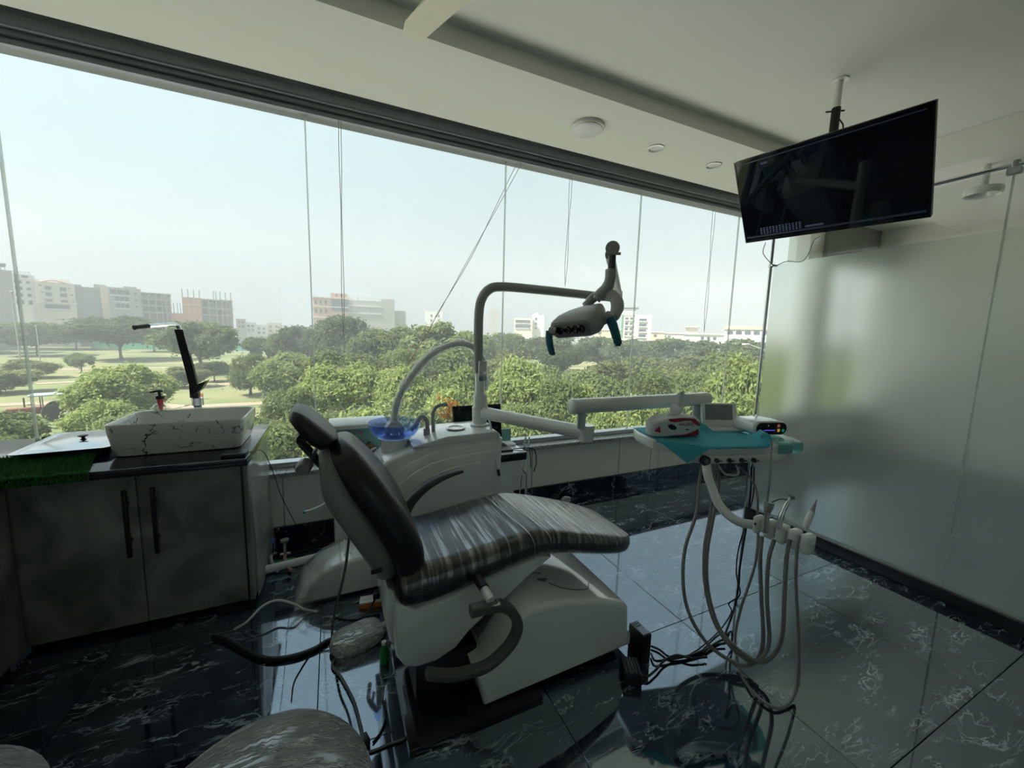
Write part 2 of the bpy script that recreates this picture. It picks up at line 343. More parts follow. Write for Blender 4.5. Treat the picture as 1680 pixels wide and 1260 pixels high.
# low wall under the window: backing with separate panels
ww = struct('wall_window', MB().box((X0, 3.035, -0.1), (X1, 3.2, 0.50)), MT['wall_paint'], label='low white panelled wall under the window')
px = [X0, -1.5, -0.35, 0.62, 1.60, 2.591, 3.009, 3.12, 4.1, 5.1, X1]
for a, b in zip(px[:-1], px[1:]):
    MB().box((a+0.003, 3.012, 0.13), (b-0.003, 3.035, 0.50), 0.003, 1).build('panel', MT['panel_white'], ww)
bb = struct('baseboard_window', MB().box((X0, 3.02, 0.0), (X1, 3.035, 0.13)), MT['grout'], label='dark marble skirting under the window')
bmesh_ = MB().box((-TX/2+0.002, -0.012, 0.001), (TX/2-0.002, 0.012, 0.13), 0.002, 1).mesh('skirting_tile', MT['skirting'])
for i in range(-3, 8):
    cx = -0.10+TX*(i+0.5)
    if X0+0.3 < cx < X1-0.3:
        t = part('skirting_tile', bmesh_, bb); t.location = (cx, 3.006, 0)
struct('trim_3', MB().box((X0, 2.95, 0.502), (X1, 3.2, 0.535), 0.004), MT['granite'], label='speckled granite window sill')
# window: frameless panes with thin joints
w1 = thing('window_1', 'wide frameless window overlooking the park', None, (1.3, 3.1, 0.535), kind='structure')
MB().box((X0, 3.06, 0.535), (X1, 3.15, 0.575), 0.004).build('window_frame', MT['aluminium'], w1)
seams = [X0+0.02, -1.56, -0.131, 1.315, 2.74, 4.15, 5.24]
for a, b in zip(seams[:-1], seams[1:]):
    MB().box((a+0.004, 3.095, 0.575), (b-0.004, 3.105, 2.90)).build('pane', MT['window_glass'], w1, ang=None)
for a in seams[1:-1]:
    MB().box((a-0.0045, 3.092, 0.575), (a+0.0045, 3.108, 2.90)).build('joint', MT['silicone'], w1)
# neighbouring bay beyond the partition
struct('wall_pillar', MB().box((5.24, 2.95, 0.0), (5.52, 3.2, 3.1), 0.004), MT['panel_white'], label='cream pillar at the end of the window')
struct('trim_4', MB().box((5.52, 2.9, 2.55), (X1, 3.2, 3.1), 0.004), MT['grey_paint'], label='grey beam beyond the pillar')
w2 = thing('window_2', 'narrow window beyond the pillar', None, (6.2, 3.1, 0.535), kind='structure')
MB().box((5.52, 3.095, 0.575), (X1, 3.105, 2.55)).build('pane', MT['window_glass'], w2, ang=None)
MB().box((6.16, 3.07, 0.575), (6.20, 3.13, 2.55)).build('window_frame', MT['dark_aluminium'], w2)
struct('trim_5', MB().box((4.3, YB, 2.86), (X1, 2.2, 3.1), 0.006).box((3.9, 1.9, 2.93), (4.3, 2.2, 3.1)), MT['ceiling_paint'], label='lowered ceiling step over the neighbouring bay')

# ------------------------------------------------------------------ glass partition
PX = 3.26
pt = thing('wall_partition', 'frosted glass partition with clear strip at the top', None, (PX, 0.9, 0.0), kind='structure')
for a, b in ((0.892, 2.085), (-0.6, 0.884), (-2.09, -0.608)):
    g = MB().box((PX-0.005, a, 0.075), (PX+0.005, b, 2.425)).build('glass_panel', MT['clear_glass'], pt, ang=None)
    MB().add([(PX-0.0065, a, 0.076), (PX-0.0065, b, 0.076), (PX-0.0065, b, 2.12), (PX-0.0065, a, 2.12)], [(0, 1, 2, 3)]).build('frosted_film', MT['frost'], g, ang=None, fix=False)
MB().box((PX-0.03, YB, 0.0), (PX+0.03, 2.10, 0.075), 0.003).build('base_channel', MT['black_base'], pt)
MB().box((PX-0.005, 0.884, 0.075), (PX+0.005, 0.892, 2.425)).build('edge_strip', MT['silicone'], pt)
MB().cyl((PX, 2.115, 0.0), (PX, 2.115, 2.46), 0.013).build('chrome_post', MT['chrome'], pt)
MB().cyl((PX, YB, 2.45), (PX, 2.11, 2.45), 0.011).build('chrome_rail', MT['chrome'], pt)
for (y, z) in ((2.09, 2.116), (2.09, 0.88)):
    MB().cyl((PX-0.03, y, z), (PX+0.03, y, z), 0.009, n=12).cyl((PX, 2.115, z-0.012), (PX, 2.115, z+0.012), 0.02, n=12).build('clamp', MT['chrome'], pt)
MB().box((PX-0.02, 0.862, 2.40), (PX+0.02, 0.914, 2.435), 0.006).cyl((PX, 0.888, 2.415), (PX, 0.888, 2.47), 0.016, n=12).build('clamp', MT['aluminium'], pt)
# ------------------------------------------------------------------ the park, trees and houses outside
GZ = -4.7
def grass_mat():
    m, nt, b = nodes('park_grass'); N = nt.nodes; L = nt.links
    tc = N.new('ShaderNodeTexCoord'); n = N.new('ShaderNodeTexNoise'); n.inputs['Scale'].default_value = 0.12; n.inputs['Detail'].default_value = 8; L.new(tc.outputs['Object'], n.inputs['Vector'])
    cr = N.new('ShaderNodeValToRGB'); L.new(n.outputs['Fac'], cr.inputs[0]); e = cr.color_ramp.elements
    e[0].position = 0.35; e[0].color = (0.10, 0.15, 0.05, 1); e[1].position = 0.7; e[1].color = (0.24, 0.23, 0.11, 1)
    L.new(cr.outputs[0], b.inputs['Base Color']); b.inputs['Roughness'].default_value = 0.95; MT['grass'] = m
grass_mat()
mat('path_paving', (0.33, 0.25, 0.19), 0.9, var=0.12, scale=0.6)
mat('bounce_concrete', (0.72, 0.71, 0.68), 0.9, var=0.08, scale=0.3)
mat('bark', (0.10, 0.075, 0.055), 0.9, var=0.2, scale=4)
def leaf_mat(name, c1, c2):
    m, nt, b = nodes(name); N = nt.nodes; L = nt.links; N.remove(b)
    oi = N.new('ShaderNodeObjectInfo'); geo = N.new('ShaderNodeNewGeometry')
    tc = N.new('ShaderNodeTexCoord'); n = N.new('ShaderNodeTexNoise'); n.inputs['Scale'].default_value = 3.0; n.inputs['Detail'].default_value = 3; L.new(tc.outputs['Object'], n.inputs['Vector'])
    a = N.new('ShaderNodeMath'); a.operation = 'ADD'; L.new(n.outputs['Fac'], a.inputs[0]); L.new(geo.outputs['Random Per Island'], a.inputs[1])
    h = N.new('ShaderNodeMath'); h.operation = 'MULTIPLY'; h.inputs[1].default_value = 0.5; L.new(a.outputs[0], h.inputs[0])
    mx = N.new('ShaderNodeMix'); mx.data_type = 'RGBA'; L.new(h.outputs[0], mx.inputs['Factor']); mx.inputs['A'].default_value = (*c1, 1); mx.inputs['B'].default_value = (*c2, 1)
    hs = N.new('ShaderNodeHueSaturation'); mr = N.new('ShaderNodeMapRange'); mr.inputs[3].default_value = 0.75; mr.inputs[4].default_value = 1.25; L.new(oi.outputs['Random'], mr.inputs[0]); L.new(mr.outputs[0], hs.inputs['Value']); L.new(mx.outputs['Result'], hs.inputs['Color'])
    df = N.new('ShaderNodeBsdfDiffuse'); tl = N.new('ShaderNodeBsdfTranslucent'); L.new(hs.outputs[0], df.inputs[0]); L.new(hs.outputs[0], tl.inputs[0])
    ms = N.new('ShaderNodeMixShader'); ms.inputs[0].default_value = 0.5; L.new(df.outputs[0], ms.inputs[1]); L.new(tl.outputs[0], ms.inputs[2]); L.new(ms.outputs[0], N['Material Output'].inputs[0])
    MT[name] = m
leaf_mat('leaf_bright', (0.15, 0.21, 0.075), (0.42, 0.50, 0.19))
leaf_mat('leaf_mid', (0.11, 0.155, 0.07), (0.30, 0.36, 0.15))
leaf_mat('leaf_dark', (0.065, 0.095, 0.05), (0.18, 0.235, 0.11))
leaf_mat('leaf_olive', (0.13, 0.16, 0.075), (0.32, 0.35, 0.16))
leaf_mat('leaf_orange', (0.25, 0.16, 0.03), (0.6, 0.25, 0.05))

struct('ground', MB().box((-260, 15, GZ-0.3), (420, 900, GZ)), MT['grass'], label='park lawn with worn dry patches')
struct('yard', MB().box((-60, -60, GZ-0.3), (80, -2.9, GZ)).box((7.2, -2.9, GZ-0.3), (80, 3.3, GZ)), MT['grass'], label='unseen dark yard behind the building, limiting bounced light')  # unseen ground for the added windows, dark so little light bounces in
struct('street', MB().box((-60, 7.0, GZ-0.3), (80, 15, GZ)), MT['bounce_concrete'], label='unseen pale street below the building, bouncing sun to the ceiling')  # unseen, made pale to bounce sunlight up onto the ceiling
struct('shade_strip', MB().box((-60, 3.3, GZ-0.3), (80, 7.0, GZ)), MT['grass'], label='added dark verge at the foot of the building')  # added; dark tone stands in for the building's shadow on the street
def strip(pts, w, name):
    mb = MB()
    for i in range(len(pts)-1):
        a, b = Vector(pts[i]), Vector(pts[i+1]); d = (b-a).normalized(); nrm = Vector((-d.y, d.x, 0))*w/2
        mb.add([a-nrm, b-nrm, b+nrm, a+nrm], [(0, 1, 2, 3)]); 
    for v in mb.v: v.z = GZ+0.03
    o = struct(name, mb, MT['path_paving'], ang=None, label='pinkish paved footpath through the park'); return o
strip([on_z(x, y, GZ) for x, y in ((-60, 668), (60, 662), (190, 662), (300, 668), (430, 662))], 1.5, 'footpath')
strip([on_z(x, y, GZ) for x, y in ((-60, 604), (70, 607), (180, 605), (300, 603), (420, 598))], 2.2, 'footpath')
strip([on_z(x, y, GZ) for x, y in ((60, 630), (200, 622), (300, 636), (360, 632), (420, 622))], 1.6, 'footpath')
strip([on_z(x, y, GZ) for x, y in ((860, 606), (960, 604), (1060, 602))], 2.6, 'footpath')
strip([on_z(x, y, GZ) for x, y in ((1000, 676), (1100, 690), (1300, 700))], 2.0, 'footpath')

rs = np.random.RandomState(11)
def crown_mesh(name, kind, mname, nleaf, ls):
    """unit tree: ground z=0, top z=1, crown radius 1"""
    if kind == 'umbrella': zc, rz, nb, br = 0.66, 0.30, 26, 0.30
    elif kind == 'bush': zc, rz, nb, br = 0.55, 0.42, 24, 0.30
    elif kind == 'tall': zc, rz, nb, br = 0.60, 0.38, 30, 0.26
    else: zc, rz, nb, br = 0.62, 0.34, 24, 0.30
    B = []
    while len(B) < nb:
        p = rs.uniform(-1, 1, 3)
        if 0.25 < (p*p).sum() < 1.0: B.append([p[0]*(1-br), p[1]*(1-br), zc+p[2]*max(0.02, rz-br*0.4), br*rs.uniform(0.7, 1.25)])
    B = np.array(B); zs = 0.42
    n = nleaf*2
    k = rs.randint(0, nb, n); d = rs.normal(size=(n, 3)); d[:, 2] += 0.35; d /= np.linalg.norm(d, axis=1)[:, None]
    rad = B[k, 3]*(rs.uniform(0.72, 1.0, n)+rs.exponential(0.13, n))
    P = B[k, :3]+d*rad[:, None]*np.array([1, 1, zs])
    Q = P[:, None, :]-B[None, :, :3]; Q[:, :, 2] /= zs
    inside = (np.linalg.norm(Q, axis=2) < B[None, :, 3]*0.7).any(axis=1)
    P, d = P[~inside][:nleaf], d[~inside][:nleaf]; n = len(P)
    nr = d+rs.normal(size=(n, 3))*0.7+np.array([0, 0, 0.4]); nr /= np.linalg.norm(nr, axis=1)[:, None]
    t = np.cross(nr, rs.normal(size=(n, 3))); t /= np.linalg.norm(t, axis=1)[:, None]; w = np.cross(nr, t)
    s = ls*rs.uniform(0.6, 1.3, n)[:, None]
    sc = np.array([1, 1, 0.5])
    V = np.empty((n, 4, 3)); V[:, 0] = P-t*s*sc; V[:, 1] = P+w*s*0.45*sc; V[:, 2] = P+t*s*sc; V[:, 3] = P-w*s*0.45*sc
    V[:, 0] -= nr*s*0.12*sc; V[:, 2] -= nr*s*0.25*sc
    me = bpy.data.meshes.new(name); me.from_pydata(V.reshape(-1, 3).tolist(), [], np.arange(n*4).reshape(n, 4).tolist())
    me.materials.append(MT[mname]); return me, B
def trunk_mesh(B, kind):
    mb = MB(); h = 0.34 if kind != 'umbrella' else 0.30
    mb.tube(spline([(0, 0, -0.02), (0.03, 0.01, h*0.5), (0, 0.02, h)], 3), [0.075, 0.05, 0.05], 7)
    for b in B[:9]:
        mb.tube(spline([(0, 0.02, h*0.92), (b[0]*0.45, b[1]*0.45, (h+b[2])/2), (b[0]*0.9, b[1]*0.9, b[2])], 3), [0.04, 0.025, 0.008], 5)
    return mb.mesh('trunk', MT['bark'])
TREES = {}
for key, kind, mname, nl, ls in (
        ('bright', 'round', 'leaf_bright', 11000, 0.062), ('bright2', 'bush', 'leaf_bright', 12000, 0.056), ('mid', 'round', 'leaf_mid', 6500, 0.07), ('mid2', 'tall', 'leaf_mid', 6500, 0.07),
        ('dark', 'tall', 'leaf_dark', 6500, 0.065), ('umb', 'umbrella', 'leaf_dark', 7000, 0.06), ('olive', 'bush', 'leaf_olive', 6500, 0.07), ('fine', 'bush', 'leaf_mid', 13000, 0.046), ('orange', 'round', 'leaf_orange', 2500, 0.09)):
    c, B = crown_mesh('crown_'+key, kind, mname, nl, ls); TREES[key] = (c, trunk_mesh(B, kind))
def tree(px, top, d, wpx, key, label, group='trees in the park', name='park_tree'):
    p = far(px, top, d); r = wpx/2*d/FPX; h = p.z-GZ
    t = thing(name, label, 'tree', (p.x, p.y, GZ), group)
    cm, tm = TREES[key]; rot = R.uniform(0, 6.28)
    c = part('crown', cm, t); k = part('trunk', tm, t)
    for o in (c, k): o.scale = (r, r, h); o.rotation_euler.z = rot
    k.scale = (min(r, h*0.5), min(r, h*0.5), h)
    return t
FARL, FARR = 'dark tree in the far row left of the tall lamp pole', 'dark tree in the far row across the park, right of the lamp pole'
BACK = 'rounded green tree in the dense belt at the middle of the park'
LOWL = 'low leafy shrub just beyond the window behind the basin'
NEAR = 'bright green leafy tree close below the window'
TL = [
 # far dark rows
 (-130, 520, 80, 170, 'dark', FARL), (-20, 535, 78, 120, 'umb', FARL), (55, 524, 74, 120, 'dark', FARL), (120, 530, 95, 90, 'dark', FARL), (250, 535, 95, 80, 'dark', FARL),
 (192, 514, 70, 165, 'umb', 'largest spreading dark tree in front of the grey blocks, forked trunk showing'),
 (322, 520, 52, 125, 'dark', 'tall dark tree behind the black basin tap'),
 (565, 509, 46, 110, 'dark', 'tall dark tree rising in front of the pink brick block'), (488, 528, 55, 90, 'dark', BACK), (440, 545, 60, 80, 'mid2', BACK), (640, 530, 45, 130, 'mid', BACK),
 (725, 524, 42, 150, 'mid2', 'broad brownish green tree left of the lamp pole'), (610, 545, 38, 110, 'dark', BACK), (690, 540, 50, 120, 'mid', BACK), (780, 545, 55, 90, 'mid', BACK),
 (840, 541, 62, 90, 'dark', FARR), (905, 545, 68, 110, 'dark', FARR), (985, 547, 62, 120, 'dark', FARR), (1045, 553, 66, 90, 'umb', FARR), (1105, 550, 60, 120, 'dark', FARR), (1165, 553, 58, 110, 'dark', FARR), (1230, 550, 55, 110, 'dark', FARR), (1320, 552, 55, 130, 'dark', FARR),
 (922, 556, 48, 85, 'umb', 'dark tree with a bare trunk under the lamp head'),
 # middle distance
 (407, 577, 36, 80, 'fine', 'small round tree with a bare trunk beside the basin'),
 (45, 588, 44, 80, 'olive', 'pale olive tree above the tractor'), (-5, 600, 34, 100, 'olive', 'pale tree at the left edge of the view'), (130, 577, 50, 40, 'mid2', 'small layered tree under the spreading dark tree'),
 (300, 600, 40, 70, 'olive', 'small pale tree on the lawn behind the tap'), (350, 590, 45, 60, 'dark', BACK), (455, 590, 30, 90, 'mid', BACK), (470, 575, 36, 100, 'mid', BACK),
 (560, 570, 28, 130, 'mid', BACK), (655, 565, 30, 120, 'fine', BACK), (735, 560, 30, 130, 'mid', BACK), (700, 590, 26, 110, 'dark', BACK),
 (820, 575, 32, 110, 'olive', 'olive tree with pale leaves behind the lamp pole'), (880, 590, 30, 90, 'mid', BACK), (1000, 588, 34, 120, 'olive', BACK), (1060, 580, 36, 110, 'mid', BACK), (1120, 578, 34, 110, 'olive', BACK), (1190, 572, 32, 110, 'mid', BACK), (960, 600, 30, 90, 'mid', BACK),
 # near crowns
 (200, 594, 22, 150, 'bright2', 'feathery green tree between the tractor and the soap bottle'), (165, 650, 18, 110, 'bright2', NEAR), (70, 708, 13, 150, 'olive', 'low pale shrub tree under the tractor'), (230, 670, 15, 150, 'fine', NEAR), (-20, 670, 16, 150, 'mid', NEAR),
 (20, 715, 11.5, 170, 'fine', LOWL), (130, 705, 12.5, 170, 'mid', LOWL), (240, 712, 12, 170, 'bright2', LOWL), (340, 700, 12.5, 150, 'fine', LOWL), (-90, 700, 12, 170, 'mid', LOWL), (385, 672, 16, 110, 'mid', LOWL),
 (475, 630, 18, 130, 'fine', NEAR), (540, 598, 20, 130, 'bright', NEAR), (600, 590, 21, 130, 'bright2', NEAR), (665, 600, 19, 120, 'bright', NEAR), (515, 660, 14, 170, 'fine', NEAR), (600, 660, 13, 180, 'bright2', NEAR), (690, 660, 14, 150, 'mid', NEAR), (450, 690, 12, 180, 'fine', NEAR),
 (760, 600, 20, 110, 'bright', NEAR), (735, 630, 16, 110, 'bright2', 'low bush with orange blossom left of the lamp pole'), (790, 660, 14, 130, 'bright', NEAR),
 (855, 585, 19, 130, 'bright', NEAR), (910, 610, 17, 130, 'fine', NEAR), (840, 650, 14, 150, 'fine', NEAR), (960, 630, 17, 110, 'bright', NEAR), (1000, 610, 22, 110, 'mid', NEAR), (1065, 605, 22, 120, 'fine', NEAR), (1130, 600, 22, 110, 'fine', NEAR), (1150, 628, 17, 110, 'mid', NEAR),
 (1222, 575, 17, 130, 'bright2', 'bright tree filling the view beside the chrome post'), (1195, 640, 14, 110, 'bright', NEAR), (1050, 650, 15, 110, 'bright', NEAR), (985, 665, 14, 110, 'bright2', NEAR), (1300, 590, 18, 150, 'bright', NEAR), (1390, 570, 20, 170, 'bright2', NEAR), (1480, 575, 22, 170, 'mid', NEAR),
]
MARKS = ((60, 'at the left edge of the window'), (170, 'above the steel tray'), (270, 'behind the left half of the basin'), (420, 'behind the tap'), (482, 'just right of the basin'), (560, 'above the headrest'), (635, 'above the white boxy device'),
         (700, 'under the arching hose'), (770, 'between the arching hose and the lamp pole'), (832, 'right beside the lamp pole'), (900, 'left of the lamp head'), (962, 'under the lamp head'), (1022, 'under the right lamp handle'), (1100, 'above the tissue pack'), (1182, 'above the viewer panel'), (1250, 'beside the chrome post'), (9999, 'behind the frosted glass'))
TONE = {'bright': 'bright green', 'bright2': 'bright feathery', 'mid': 'mid green', 'mid2': 'tall mid green', 'dark': 'dark green', 'umb': 'dark flat-topped', 'olive': 'pale olive', 'fine': 'finely leaved green'}
used = {}
for i, a in enumerate(TL):
    if a[5] in (FARL, FARR, BACK, NEAR, LOWL):
        lay = 'far' if a[2] > 44 else 'middle-distance' if a[2] > 24 else 'near' if a[2] > 15.5 else 'nearest low'
        lb = '%s %s tree %s' % (TONE[a[4]], lay, next(t for x, t in MARKS if a[0] < x))
        used.setdefault(lb, []).append(i)
LBL = {}
for lb, ii in used.items():
    ii.sort(key=lambda k: TL[k][0])
    for n, k in enumerate(ii): LBL[k] = lb if len(ii) == 1 else lb+(', left one', ', right one')[n] if len(ii) == 2 else lb+(', left one', ', middle one', ', right one', ', rightmost one')[n]
for i, a in enumerate(TL): tree(*a[:5], LBL.get(i, a[5]))
for (x, y, d, w, lb) in ((735, 636, 15.6, 60, 'upper orange flowering shrub left of the lamp pole'), (725, 655, 15, 50, 'lower orange flowering shrub left of the lamp pole')):
    tree(x, y, d, w, 'orange', lb, 'orange shrubs', 'flowering_shrub')

# ---- houses: each wall a part, each window a part
mat('render_grey', (0.33, 0.34, 0.33), 0.9, var=0.08, scale=0.15); mat('render_white', (0.62, 0.64, 0.64), 0.9, var=0.06, scale=0.15)
mat('render_cream', (0.62, 0.58, 0.50), 0.9, var=0.06, scale=0.15); mat('dark_wall', (0.17, 0.18, 0.19), 0.9, var=0.1, scale=0.15)
mat('render_peach', (0.52, 0.42, 0.33), 0.9, var=0.06, scale=0.15); mat('brick_pink', (0.50, 0.29, 0.23), 0.9, var=0.15, scale=0.5)
mat('brick_orange', (0.55, 0.27, 0.17), 0.9, var=0.15, scale=0.5); mat('house_glass', (0.05, 0.065, 0.08), 0.25); mat('concrete_raw', (0.30, 0.29, 0.28), 0.9, var=0.15, scale=0.3)
mat('roof_tan', (0.50, 0.42, 0.33), 0.9); mat('fence_green', (0.05, 0.30, 0.18), 0.6, var=0.3, scale=0.2); mat('render_yellow', (0.62, 0.52, 0.33), 0.9)
class House:
    def __init__(s, xl, xr, top, d, label, yaw=0.0, deep=14.0, name='apartment_block'):
        ym = 552+0.0255*((xl+xr)/2-840)
        c = far((xl+xr)/2, top, d); dist = math.hypot(c.x, c.y)
        def at(x):
            q = far(x, ym, 1.0); k = dist/math.hypot(q.x, q.y); return Vector((q.x*k, q.y*k, 0))
        a, b = at(xl), at(xr)      # the front turned square to the eye's line
        u = Vector((b.x-a.x, b.y-a.y, 0)); w = u.length; u.normalize()
        s.w = w; s.h = c.z-GZ; s.pxm = w/(xr-xl); s.xl = xl; s.top = top; s.deep = deep
        ang = math.atan2(u.y, u.x)+yaw
        s.M = Matrix.Translation(Vector(((a.x+b.x)/2, (a.y+b.y)/2, GZ))) @ Matrix.Rotation(ang, 4, 'Z')
        s.root = thing(name, label, 'building', s.M.translation.copy(), 'buildings beyond the park')
    def bx(s, name, x0, x1, z0, z1, y0, y1, m, parent=None):
        return MB().box((x0, y0, z0), (x1, y1, z1)).xf(s.M).build(name, MT[m], parent or s.root, ang=None)
    def px(s, x, y): return (x-s.xl)*s.pxm-s.w/2, s.h-(y-s.top)*s.pxm
    def wall(s, m, x0=None, x1=None, z1=None, y1=None): return s.bx('wall', -s.w/2 if x0 is None else x0, s.w/2 if x1 is None else x1, 0, s.h if z1 is None else z1, 0, y1 or s.deep, m)
    def win(s, x0, y0, x1, y1, name='window', m='house_glass', sill=True):
        (a, zt), (b, zb) = s.px(x0, y0), s.px(x1, y1)
        o = s.bx(name, a, b, zb, zt, -0.12, 0.1, m)
        if sill: s.bx('sill', a-0.15, b+0.15, zb-0.25, zb, -0.4, 0.05, 'render_white', o)
        return o
    def box_px(s, name, x0, y0, x1, y1, ya, yb, m, parent=None):
        (a, zt), (b, zb) = s.px(x0, y0), s.px(x1, y1); return s.bx(name, a, b, zb, zt, ya, yb, m, parent)

h = House(-60, 30, 441, 86, 'windowless grey block with rooftop shed at the left edge'); h.wall('render_grey')
h.box_px('shed_roof', -40, 422, 22, 426, 1, 8, 'concrete_raw')
for x in (-20, 0, 12, 19): h.box_px('roof_post', x, 426, x+1.2, 441, 1.5, 1.8, 'concrete_raw')
h = House(31, 66, 452, 104, 'narrow white block with two columns of dark windows'); h.wall('render_white')
h.box_px('parapet', 30, 449, 62, 453, -0.3, 4, 'render_white')
for r, (y0, y1) in enumerate(((466, 474), (482, 490), (498, 507), (515, 526))):
    h.win(32, y0, 44, y1); h.win(51, y0+1, 58, y1)
h.win(45, 452, 56, 459); h.win(33, 455, 38, 462)
for x in (32, 40, 50, 58): h.box_px('roof_post', x, 443, x+0.9, 450, 2, 2.2, 'concrete_raw')
h.box_px('roof_frame', 30, 442.5, 60, 444, 1.8, 2.4, 'concrete_raw')
h = House(64, 129, 464, 106, 'cream block with curved roof ornament and paired dark windows'); h.wall('render_cream')
for y0, y1 in ((474, 483), (489, 498), (505, 512)):
    h.win(80, y0, 90, y1); h.win(104, y0+1, 115, y1+1)
for x, y in ((71, 472), (118, 475), (73, 489), (121, 491), (76, 505), (122, 507)): h.win(x, y, x+4, y+2.5, sill=False)
h.win(77, 518, 118, 528, 'shop_window'); h.box_px('cornice', 66, 512, 131, 516, -0.5, 0.1, 'render_cream')
h.box_px('roof_room', 102, 454, 122, 465, 2, 8, 'render_cream'); h.box_px('roof_room', 64, 457, 72, 464, 2, 6, 'render_cream')
(a, z), (b, _) = h.px(75, 467), h.px(116, 467)
MB().tube([(a+(b-a)*k/10, -0.3, z+0.2+0.6*math.sin(PI*k/10)) for k in range(11)], 0.18, 6).xf(h.M).build('roof_arch', MT['brick_pink'], h.root)
h = House(125, 184, 472, 112, 'blank flank in shade, coloured dark grey, with a peach edge'); h.wall('dark_wall', x1=h.px(170, 0)[0]); h.bx('wall', h.px(170, 0)[0], h.w/2, 0, h.h+0.6, -0.3, 12, 'render_peach')  # the flank's shade is put into its dark wall colour
h.box_px('roof_room', 160, 463, 180, 473, 1, 6, 'render_grey'); h.box_px('roof_room', 125, 467, 140, 473, 1, 6, 'render_grey')
h = House(183, 236, 473, 108, 'blue grey block with three wide window bands'); h.wall('render_grey')
for y0, y1, x0, x1 in ((478, 489, 186, 217), (493, 503, 192, 215), (509, 518, 193, 215)):
    o = h.win(x0, y0, x1, y1)
    for k in (1, 2): h.box_px('mullion', x0+(x1-x0)*k/3, y0, x0+(x1-x0)*k/3+1, y1, -0.2, -0.1, 'render_grey', o)
for y in (482, 497, 511): h.win(225, y, 229, y+4, sill=False)
h.box_px('roof_room', 208, 468, 230, 474, 2, 8, 'render_grey')
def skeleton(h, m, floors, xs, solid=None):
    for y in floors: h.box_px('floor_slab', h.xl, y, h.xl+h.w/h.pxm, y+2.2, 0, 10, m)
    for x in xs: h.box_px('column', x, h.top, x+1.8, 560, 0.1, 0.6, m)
    h.bx('back_wall', -h.w/2, h.w/2, 0, h.h, 10, 10.4, 'dark_wall')
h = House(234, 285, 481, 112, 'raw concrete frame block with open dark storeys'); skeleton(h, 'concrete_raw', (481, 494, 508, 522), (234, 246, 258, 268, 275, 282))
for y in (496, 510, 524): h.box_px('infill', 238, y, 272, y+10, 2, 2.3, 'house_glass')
for k in range(8): h.box_px('rail_post', 237+k*6, 484, 238+k*6, 494, 0.2, 0.5, 'concrete_raw')
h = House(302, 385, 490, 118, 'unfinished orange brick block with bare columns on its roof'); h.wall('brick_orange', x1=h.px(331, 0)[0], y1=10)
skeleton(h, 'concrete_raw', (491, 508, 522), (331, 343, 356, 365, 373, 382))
h.box_px('infill', 333, 510, 358, 521, 2, 2.4, 'dark_wall')
for x in (302, 311, 320, 329, 352, 356, 363, 372, 381): h.box_px('roof_column', x, 474, x+1.5, 491, 1, 1.5, 'concrete_raw')
for x in (311, 320): h.box_px('brick_pier', x, 490, x+1.5, 520, -0.2, 0.05, 'render_peach')
h.box_px('cross_beam', 302, 504, 331, 506, -0.2, 0.05, 'render_peach')
for k in range(9): h.box_px('scaffold_pole', 334+k*5.4, 493, 334.8+k*5.4, 508, 0.2, 0.5, 'concrete_raw')
h = House(283, 303, 514, 116, 'low brick annex beside the unfinished block'); h.wall('brick_orange')
for x in (287, 293, 298): h.box_px('roof_column', x, 492, x+1.2, 515, 1, 1.4, 'concrete_raw')
for i, (x0, x1, t, m, lb) in enumerate(((388, 404, 523, 'render_grey', 'grey'), (403, 421, 529, 'render_white', 'small white'), (420, 440, 533, 'render_white', 'white flat-roofed'), (439, 463, 530, 'render_cream', 'cream'), (462, 480, 536, 'render_white', 'pale'))):
    h = House(x0, x1, t, 150+i*4, lb+' distant house left of the pink brick block', name='distant_house'); h.wall(m, y1=10)
    for yy in (t+5, t+13):
        for xx in (x0+3, (x0+x1)/2+1): h.win(xx, yy, xx+4, yy+4, sill=False)
h = House(515, 572, 489, 128, 'pink brick block with dark glazed corner and pale floor bands'); h.wall('brick_pink')
h.box_px('roof_room', 544, 479, 571, 490, 2, 9, 'brick_pink')
h.box_px('glazed_bay', 545, 491, 572, 512, -0.4, 0.1, 'house_glass')
for y in (488, 504, 523): h.box_px('floor_band', 515, y, 573, y+1.6, -0.6, 0.2, 'render_cream')
for x in (518, 526, 534): 
    for y in (494, 509): h.win(x, y, x+3, y+7, sill=False)
for x in (552, 560): h.win(x, 482, x+3, 486, sill=False)
h = House(571, 648, 494, 134, 'long pale grey block joined to the pink brick block'); h.wall('render_grey')
h.box_px('roof_room', 571, 485, 587, 495, 1, 9, 'render_white'); h.box_px('roof_room', 625, 489, 648, 495, 1, 9, 'render_grey')
for x in (600, 612, 622): h.box_px('roof_post', x, 486, x+1, 495, 2, 2.3, 'render_white')
h.box_px('roof_frame', 590, 486, 624, 487.5, 1.8, 2.4, 'render_white')
for y in (503, 515): h.box_px('floor_band', 571, y, 626, y+1.2, -0.3, 0.1, 'render_white')
h = House(647, 666, 510, 140, 'low grey house right of the long pale block', name='distant_house'); h.wall('render_grey')
h = House(697, 726, 511, 190, 'small white block with window column, left of the lamp pole'); h.wall('render_white')
for y in (516, 524, 531): h.win(718, y, 721, y+4, sill=False); h.win(706, y, 709, y+4, sill=False)
h = House(802, 818, 508, 210, 'slim grey tower just right of the lamp pole'); h.wall('render_grey')
h = House(843, 873, 522, 170, 'low block with two dark balcony bands'); h.wall('render_cream')
for y in (525, 533): h.win(845, y, 869, y+5)
h = House(872, 892, 517, 172, 'white block with small windows and a roof dome'); h.wall('render_white')
for y in (521, 529, 536): h.win(877, y, 880, y+4, sill=False)
